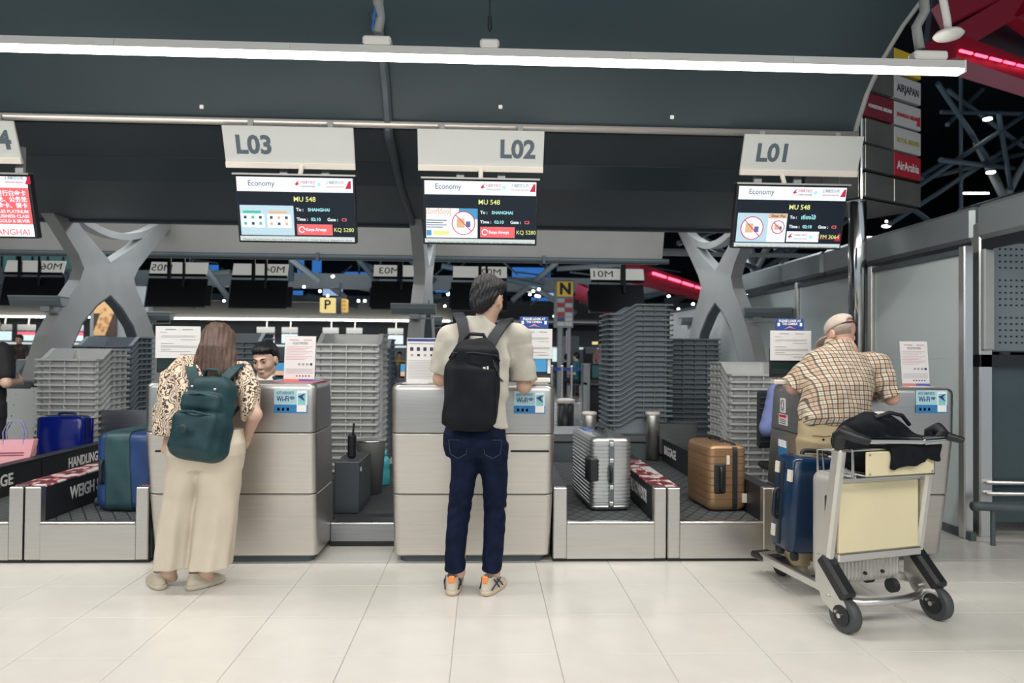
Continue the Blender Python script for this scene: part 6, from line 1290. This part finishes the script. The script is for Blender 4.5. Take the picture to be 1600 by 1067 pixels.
# ------------------------------------------------------------------ passers-by and people far back
def passer(label, px, py_feet_Y, rotz, H, top, low, hairm, arms='down', seated=False, h=.012, long_hair=False, group='people in the background', X=None):
    Y = py_feet_Y; x = at(px, 560, Y).x if X is None else X; t = thing('person', label, 'person', (x, Y, 0), rotz, group); k = H / 1.7; dz = -.40 * k if seated else 0
    hz_ = 1.58 * k + dz; S = SD((-.45, -.35, .0), (.45, .60, hz_ + .2), h); Q = rot3(0, 8, 0); P = head_sd(S, (0, .02, hz_), Q, k); S.cap((0, 0, 1.40 * k + dz), (0, .0, hz_ - .04), .055 * k, .052 * k, .03)
    sl_, sr_ = Vector((-.18 * k, 0, 1.36 * k + dz)), Vector((.18 * k, 0, 1.36 * k + dz)); S.stack([(.85 * k + dz, 0, 0, .14, .09), (1.1 * k + dz, 0, 0, .13, .085), (1.35 * k + dz, 0, 0, .14, .08), (1.42 * k + dz, 0, 0, .06, .05)], .03)
    A = {'down': (Vector((.25, -.01, 1.06 * k + dz)), Vector((.24, .08, .83 * k + dz))), 'bent': (Vector((.27, -.05, 1.08 * k + dz)), Vector((.14, .18, 1.08 * k + dz)))}[arms]
    for s_, sh in ((-1, sl_), (1, sr_)): e_, w_ = Vector((A[0].x * s_, A[0].y, A[0].z)), Vector((A[1].x * s_, A[1].y, A[1].z)); arm_sd(S, sh, e_, w_, s_, (w_ - e_), (-s_, .1, 0), 35, k)
    legs = []
    for s_ in (-1, 1):
        hp, kn, an = (Vector((.09 * s_, 0, .88 * k + dz)), Vector((.10 * s_, .40 if seated else .02, .48 * k)), Vector((.10 * s_, .36 if seated else -.02, .08))); legs.append((hp, kn, an)); S.cap(hp, kn, .075 * k, .055 * k, .03); S.cap(kn, an, .052 * k, .036 * k, .03); S.cap(an, an + Vector((0, .14, -.04)), .035, .03, .02)
    S.build('body', skin_p, t); face_parts(t, P, Q, k)
    S = SD((-.16, -.25, hz_ - (.42 if long_hair else .14)), (.16, .2, hz_ + .22), h * .8); S.ell(P(0, -.022, .045), (.088 * k, .10 * k, .088 * k), .02, Q); S.ell(P(0, -.05, 0), (.078, .062, .075), .03, Q)
    if long_hair: S.stack([(hz_ - .36, 0, -.06, .09, .05), (hz_ - .1, 0, -.04, .105, .075), (hz_ + .04, 0, -.03, .085, .085)], .03)
    S.box(P(0, .10, -.06), (.07 if long_hair else .14, .075, .105), .03, .012, Q, '-'); S.build('hair', hairm, t)
    S = SD((-.4, -.22, .70 * k + dz), (.4, .3, 1.52 * k + dz), h); S.stack([(.84 * k + dz, 0, 0, .165, .12), (1.1 * k + dz, 0, 0, .165, .115), (1.34 * k + dz, 0, 0, .18, .105), (1.40 * k + dz, 0, 0, .12, .085), (1.45 * k + dz, 0, 0, .065, .065)], .03, 2.3)
    for s_, sh in ((-1, sl_), (1, sr_)): S.cap(sh, sh.lerp(Vector((A[0].x * s_, A[0].y, A[0].z)), .7), .065, .068, .04)
    S.ruffle(folds(.004)); S.build('top', top, t)
    S = SD((-.3, -.22, .04), (.3, .56, .95 * k + dz + .05), h); S.stack([(.78 * k + dz, 0, 0, .17, .12), (.90 * k + dz, 0, 0, .165, .118)], .04)
    for hp, kn, an in legs: S.cap(hp, kn, .092 * k, .072 * k, .03); S.cap(kn, an + Vector((0, 0, .03)), .072 * k, .055 * k, .03)
    S.build('trousers', low, t); S = None
    for hp, kn, an in legs: b_ = MB(); b_.loft([[Vector((an.x + x_, an.y + .04 + y_, z_)) for x_, y_ in rrect(.045 - i_, .12 - i_, .035, 4)] for z_, i_ in ((0, .0), (.03, 0), (.06, .008), (.085, .03))]); b_.build('shoe', rub, t, True, True)
    return t
blk = mat('cloth_black_top', (.012, .013, .016), .85); dkt = mat('trouser_dark', (.02, .022, .028), .8)
passer('woman in black top with bare arm at the left picture edge', 0, 6.0, R(-15), 1.62, blk, blk, hair_k, 'bent', False, .009, True, 'people near the counters', X=-4.12)
passer('person in yellow top seated far behind the middle stack', 624, 24, R(180), 1.68, mat('top_yellow', (.70, .38, .02), .8), dkt, hair_k, 'bent', True)
passer('person in teal shirt seated in the hall right of centre desk', 901, 21, R(60), 1.7, mat('top_teal', (.03, .16, .19), .8), dkt, hair_k, 'bent', True)
passer('person in black seated beside the teal shirted one', 886, 21.6, R(-60), 1.65, blk, mat('skin_tone_shorts', (.25, .16, .12), .8), hair_k, 'bent', True)
passer('child in blue seated under the left X column', 216, 17, R(150), 1.45, mat('top_blue', (.03, .07, .18), .8), dkt, hair_k, 'bent', True)
passer('person in dark shirt standing far behind the left edge', 30, 20, R(170), 1.66, mat('top_print', (.05, .03, .03), .8, 0, .9, 9), dkt, hair_k, 'down')
passer('person in cream top far behind the pale notice stand', 498, 22, R(150), 1.62, mat('top_cream', (.55, .45, .36), .8), mat('jeans_far', (.03, .05, .1), .8), hair_k, 'down')
passer('person far back beside the check-in kiosk', 938, 24, R(200), 1.7, mat('top_rose', (.5, .3, .28), .8), dkt, hair_k, 'down')
# ================================================================== far check-in row facing us
farw = mat('far_screen_white', (.3, .3, .3), .4, emit=.75, ecol=(.72, .92, .95)); farr = mat('far_screen_red', (.3, .05, .05), .4, emit=.7, ecol=(.9, .2, .28)); farb = mat('far_screen_blue', (.05, .1, .3), .4, emit=.7, ecol=(.25, .45, .85)); fars = mat('far_sign', (.5, .5, .47), .5, emit=.12, ecol=(.9, .9, .85))
FS = [(-10, 18, 's', 'leftmost'), (27, 55, 'r', 'left of the left X column'), (104, 130, 'r', 'inside the left X column arch'), (401, 429, 'r', 'above the clerk'), (440, 465, 'w', 'behind the pale notice stand'), (504, 529, 'w', 'just right of the pale notice stand'), (541, 566, 'w', 'above the middle tray stack'), (606, 630, 'w', 'right of the middle tray stack'), (655, 673, 'b', 'behind the centre column')]
for k, (x0, x1, kind, where) in enumerate(FS):
    Y = 41.2; a, b = at(x0, 524, Y), at(x1, 515, Y); t = thing('counter_sign', 'tiny far counter sign with lit display ' + where, 'sign', ((a.x + b.x) / 2, Y, 1.9), 0, 'signs of the far check-in row')
    MB().bx(a.x, b.x, Y, Y + .05, 2.28, 2.62).build('panel', fars, t); MB().bar(((a.x + b.x) / 2, Y + .06, 2.0), ((a.x + b.x) / 2, Y + .3, 3.10), .06, .06).build('post', fars, t)
    MB().bx(a.x - .02, b.x + .02, Y + .02, Y + .08, 1.68, 2.24).build('display', black, t); MB().bx(a.x, b.x, Y, Y + .02, 1.70, 2.22 if kind in 'ws' else 2.02).build('display_face', farw, t)
    if kind in 'rb': MB().bx(a.x, b.x, Y - .005, Y + .02, 2.02, 2.22).build('display_header', farr if kind == 'r' else farb, t)
for k in range(8):
    x = at(20 + k * 92, 560, 42).x; t = thing('checkin_desk', 'dim far check-in desk, number %s from the left' % ['one', 'two', 'three', 'four', 'five', 'six', 'seven', 'eight'][k], 'desk', (x, 42, 0), 0, 'desks of the far row')
    MB().loft([[Vector((px_, py_, z)) for px_, py_ in rrect(.55 - .02 * q, .3 - .02 * q, .08, 3, x, 42)] for z, q in ((0, 1), (.5, 0), (1.05, 0), (1.1, 1))]).build('body', steel_d, t); MB().bx(x - .25, x + .2, 41.9, 42.0, 1.1, 1.4).build('monitor', black, t)
o = MB().bx(-34, 14, 42.8, 42.9, 1.5, 1.62).build('light_shelf', mat('far_glow', (.3, .3, .3), .5, emit=.5, ecol=(.8, .9, .9))); tag(o, 'dim glowing strip behind the far check-in desks', 'lamp')
MB().bx(-34, 14, 42.9, 43.0, 0, 1.5).build('support', gdark, o)
# ================================================================== staff side of the middle row
for x, lab in ((-8.0, 'M06'), (-5.6, 'M05'), (-4.1, 'M04'), (-1.64, 'M03'), (-.07, 'M02'), (2.45, 'M01')):
    t = thing('checkin_desk', 'staff side of the dark desk below the mirrored %s sign' % lab, 'desk', (x, 13.6, 0), 0, 'desks of the middle row')
    MB().bx(x - .52, x + .52, 13.7, 13.9, 0, 1.1, .02).build('front', steel_d, t); MB().bx(x - .5, x + .5, 13.2, 13.7, .70, .74).build('worktop', gdark, t)
    for s_ in (-.5, .46): MB().bx(x + s_, x + s_ + .05, 13.15, 13.75, 0, 1.1, .01).build('side_frame', gpaint, t)
    MB().bx(x - .45, x + .45, 13.35, 13.7, 0, .68).build('cabinet', black, t); m_ = MB().bx(x - .40, x - .02, 13.42, 13.46, .80, 1.10, .01).build('monitor', black, t); MB().bx(x - .37, x - .05, 13.412, 13.42, .84, 1.07).build('screen_face', mat('screen_dim', (.01, .03, .04), .2, emit=.06, ecol=(.2, .6, .6)), m_)
    m_ = MB().bx(x + .04, x + .40, 13.42, 13.46, .80, 1.10, .01).build('monitor', black, t); MB().bx(x + .07, x + .37, 13.412, 13.42, .92, 1.07).build('screen_face', scs, m_); MB().bx(x + .07, x + .37, 13.412, 13.42, .84, .92).build('screen_face', sco, m_)
# ================================================================== wayfinding
p = at(521, 476, 30); t = thing('wayfinding_sign', 'lit yellow hanging box sign with letter P', 'sign', (p.x, 30, p.z)); ylit = mat('sign_yellow_lit', (.8, .6, .2), .5, emit=.62, ecol=(1, .80, .34))
xs = [at(x, 476, 30).x for x in (499.5, 525, 533, 541)]; z0, z1 = at(500, 488, 30).z, at(500, 465, 30).z
MB().bx(xs[0], xs[1], 30, 30.5, z0, z1, .03).build('face_box', ylit, t); MB().bx(xs[1], xs[2], 29.98, 30.5, z0 - .03, z1 + .03).build('frame', gpaint, t); MB().bx(xs[2], xs[3], 30.05, 30.5, z0 + .03, z1 - .03, .03).build('side_box', mat('sign_amber_lit', (.8, .5, .1), .5, emit=.5, ecol=(1, .62, .18)), t)
text('letter', 'P', .56, inkd, t, ((xs[0] + xs[1]) / 2 - .02, 29.99, (z0 + z1) / 2), bold=.01)
for j in range(3):
    for i in range(2): MB().box((xs[2] + .06 + i * .09, 30.04, z0 + .15 + j * .16), (.04, .02, .05)).build('pictogram', inkd, t)
MB().cyl(((xs[1] + xs[2]) / 2, 30.3, z1), ((xs[1] + xs[2]) / 2, 30.3, 4.2), .05).build('hanger', trussm, t)
Y = 21; t = thing('wayfinding_sign', 'pylon with yellow N panel and airline name plates', 'sign', (at(882, 480, Y).x, Y, 0)); f_ = lambda x: at(x, 480, Y).x; zz = lambda y: at(882, y, Y).z
MB().bx(f_(866), f_(896), Y, Y + .2, zz(512), zz(437), .01).build('frame', gpaint, t); MB().bx(f_(870), f_(895), Y - .02, Y, zz(463), zz(440)).build('yellow_panel', mat('sign_ochre', (.62, .42, .05), .5, emit=.12, ecol=(1, .7, .1)), t); text('letter', 'N', .46, inkd, t, (f_(883), Y - .03, zz(452)), bold=.02)
cols = [(pw, redp), (redp, pw), (pw, redp), (redp, pw), (mat('panel_navy', (.05, .08, .2), .4), pw), (pw, pw)]
for j, (c1, c2) in enumerate(cols):
    for i, c_ in enumerate((c1, c2)): MB().bx(f_(871 + i * 12), f_(882 + i * 12), Y - .02, Y, zz(472.5 + j * 7.3), zz(466.5 + j * 7.3)).build('name_plate', c_, t)
MB().cyl((f_(876), Y + .1, 0), (f_(876), Y + .1, zz(512)), .09).build('pole', gpaint, t); MB().cyl((f_(890), Y + .1, 0), (f_(890), Y + .1, zz(512)), .06).build('pole', trussl, t)
Y = 30; p = at(934, 536, Y); t = thing('wayfinding_sign', 'small lit yellow sign left of the tallest tray stack', 'sign', (p.x, Y, p.z - .06)); MB().box(p, (.48, .1, .12), None, .01).build('face_box', ylit, t); MB().cyl(p, Vector((p.x, Y, 17)), .02).build('hanger', gdark, t)
# white panel column, information boards
Y = 27; x0, x1 = at(880, 560, Y).x, at(905, 560, Y).x; t = thing('panel_column', 'pale tall panel column in the hall beyond the centre desk', 'column', ((x0 + x1) / 2, Y, 0)); MB().bx(x0, x0 + .12, Y, Y + .4, 0, at(880, 525, Y).z, .01).build('panel', pw, t); MB().bx(x0 + .14, x0 + .22, Y - .02, Y + .3, 0, at(880, 516, Y).z).build('light_edge', mat('edge_lilac', (.4, .35, .5), .5, emit=.2, ecol=(.7, .6, .9)), t); MB().bx(x0 + .24, x1, Y, Y + .4, 0, at(880, 525, Y).z, .01).build('panel', gpaint, t)
Y = 26; p = at(927, 552, Y); t = thing('info_screen', 'dark information pillar with lit screens left of the tallest stack', 'screen', (p.x, Y, 0)); MB().bx(p.x - .32, p.x + .5, Y, Y + .4, 0, 1.5).build('body', black, t); MB().bx(p.x - .3, p.x + .1, Y - .05, Y, 1.28, 1.5).build('top_plate', gpaint, t); MB().bx(p.x + .14, p.x + .44, Y - .05, Y, .9, 1.48).build('lit_face', bluepale, t)
p = at(869, 555, 28); o = MB().box(p, (.3, .1, .5)).build('info_screen', farw); tag(o, 'small white lit screen right of the centre printed sheet', 'screen'); MB().bx(p.x - .05, p.x + .05, 28, 28.1, 0, p.z - .25).build('stand', gdark, o)
# poster light box
Y = 18; a, b = at(146, 524, Y), at(183, 468, Y); t = thing('poster_board', 'tall board with orange and dark animal picture under the left X column', 'poster', ((a.x + b.x) / 2, Y + .1, 0)); MB().bx(a.x - .12, b.x + .75, Y + .03, Y + .3, 0, b.z + .35, .02).build('board', gpaint, t)
pm_ = mat('poster_print', (.5, .25, .06), .5); g = G(pm_); tcn = g.n('TexCoord'); vo = g.n('TexVoronoi'); vo.inputs['Scale'].default_value = 9; g.l(tcn.outputs['Object'], vo.inputs[0]); sp = g.n('SeparateXYZ'); g.l(tcn.outputs['Object'], sp.inputs[0]); cx_ = (a.x + b.x) / 2 - t.location.x
band = g.math('LESS_THAN', g.math('ABSOLUTE', g.math('ADD', g.math('SUBTRACT', sp.outputs[0], cx_), g.math('MULTIPLY', g.math('SUBTRACT', sp.outputs[2], (a.z + b.z) / 2), -.35))), .16); cr = g.n('ValToRGB'); e = cr.color_ramp.elements; e[0].color = (.42, .10, .02, 1); e[1].color = (.75, .48, .22, 1); e[1].position = .6; g.l(vo.outputs['Distance'], cr.inputs[0])
top_ = g.math('GREATER_THAN', sp.outputs[2], b.z - .35); g.l(g.mix(band, g.mix(top_, (.03, .025, .025), (.75, .45, .2)), cr.outputs[0]), g.b.inputs['Base Color']); g.b.inputs['Emission Strength'].default_value = .12; g.l(cr.outputs[0], g.b.inputs['Emission Color']); g.b.inputs['Emission Strength'].default_value = .05
MB().bx(a.x, b.x, Y, Y + .03, a.z, b.z).build('picture', pm_, t)
# belt barriers and seats in the hall
blue_t = mat('belt_blue', (.015, .04, .20), .6)
pts = [at(x, 600, 18.3).x for x in (862, 878, 893, 910)]
for k, x in enumerate(pts):
    t = thing('barrier_post', 'short barrier post of the blue belt line, %s from the left' % ('first', 'second', 'third', 'last')[k], 'barrier', (x, 18.3, 0), 0, 'posts of the blue belt line'); MB().lathe((x, 18.3, 0), [(.16, 0), (.16, .02), (.04, .04), (.03, .06), (.03, .9), (.04, .92), (.04, .97), (.02, .98)], 14).build('post', alu, t, True)
    if k < 3: MB().bx(x + .03, pts[k + 1] - .03, 18.29, 18.31, .84, .92).build('belt_tape', blue_t, t)
for x, y, rz, lab in ((at(901, 600, 21).x, 21, R(60), 'under the person in teal'), (at(886, 600, 21.6).x, 21.6, R(-60), 'under the person in black far back'), (at(624, 600, 24).x, 24, R(180), 'under the person in yellow'), (at(216, 600, 17).x, 17, R(150), 'under the child in blue')):
    M = loc_m(Vector((x, y, 0)), rz); t = thing('waiting_seat', 'dark waiting seat ' + lab, 'seat', (x, y, 0), rz, 'waiting seats in the hall'); MB(M).bx(-.25, .25, -.22, .22, .33, .38, .02).build('seat', gdark, t); MB(M).bx(-.25, .25, -.27, -.22, .40, .85, .02).build('backrest', gdark, t)
    for s_ in (-.2, .2): MB(M).bar((s_, -.2, 0), (s_, -.2, .35), .04, .04).build('leg', alu, t); MB(M).bar((s_, .15, 0), (s_, .15, .35), .04, .04).build('leg', alu, t)
# counters at middle distance behind the left column
t = thing('glass_facade', 'greenish lit glass facade far behind the left X column', 'facade', (at(110, 460, 60).x, 60, 0)); gf = mat('facade_lit', (.05, .12, .12), .4, emit=.10, ecol=(.3, .75, .75))
for k in range(7):
    xa_, xb_ = at(-20 + k * 24, 460, 60).x, at(1 + k * 24, 460, 60).x; MB().bx(xa_, xb_, 60, 60.1, 3, 9).build('pane', gf, t); MB().bx(xb_, xb_ + .15, 59.9, 60.1, 0, 9).build('mullion', trussl, t)
bpy.context.view_layer.update()
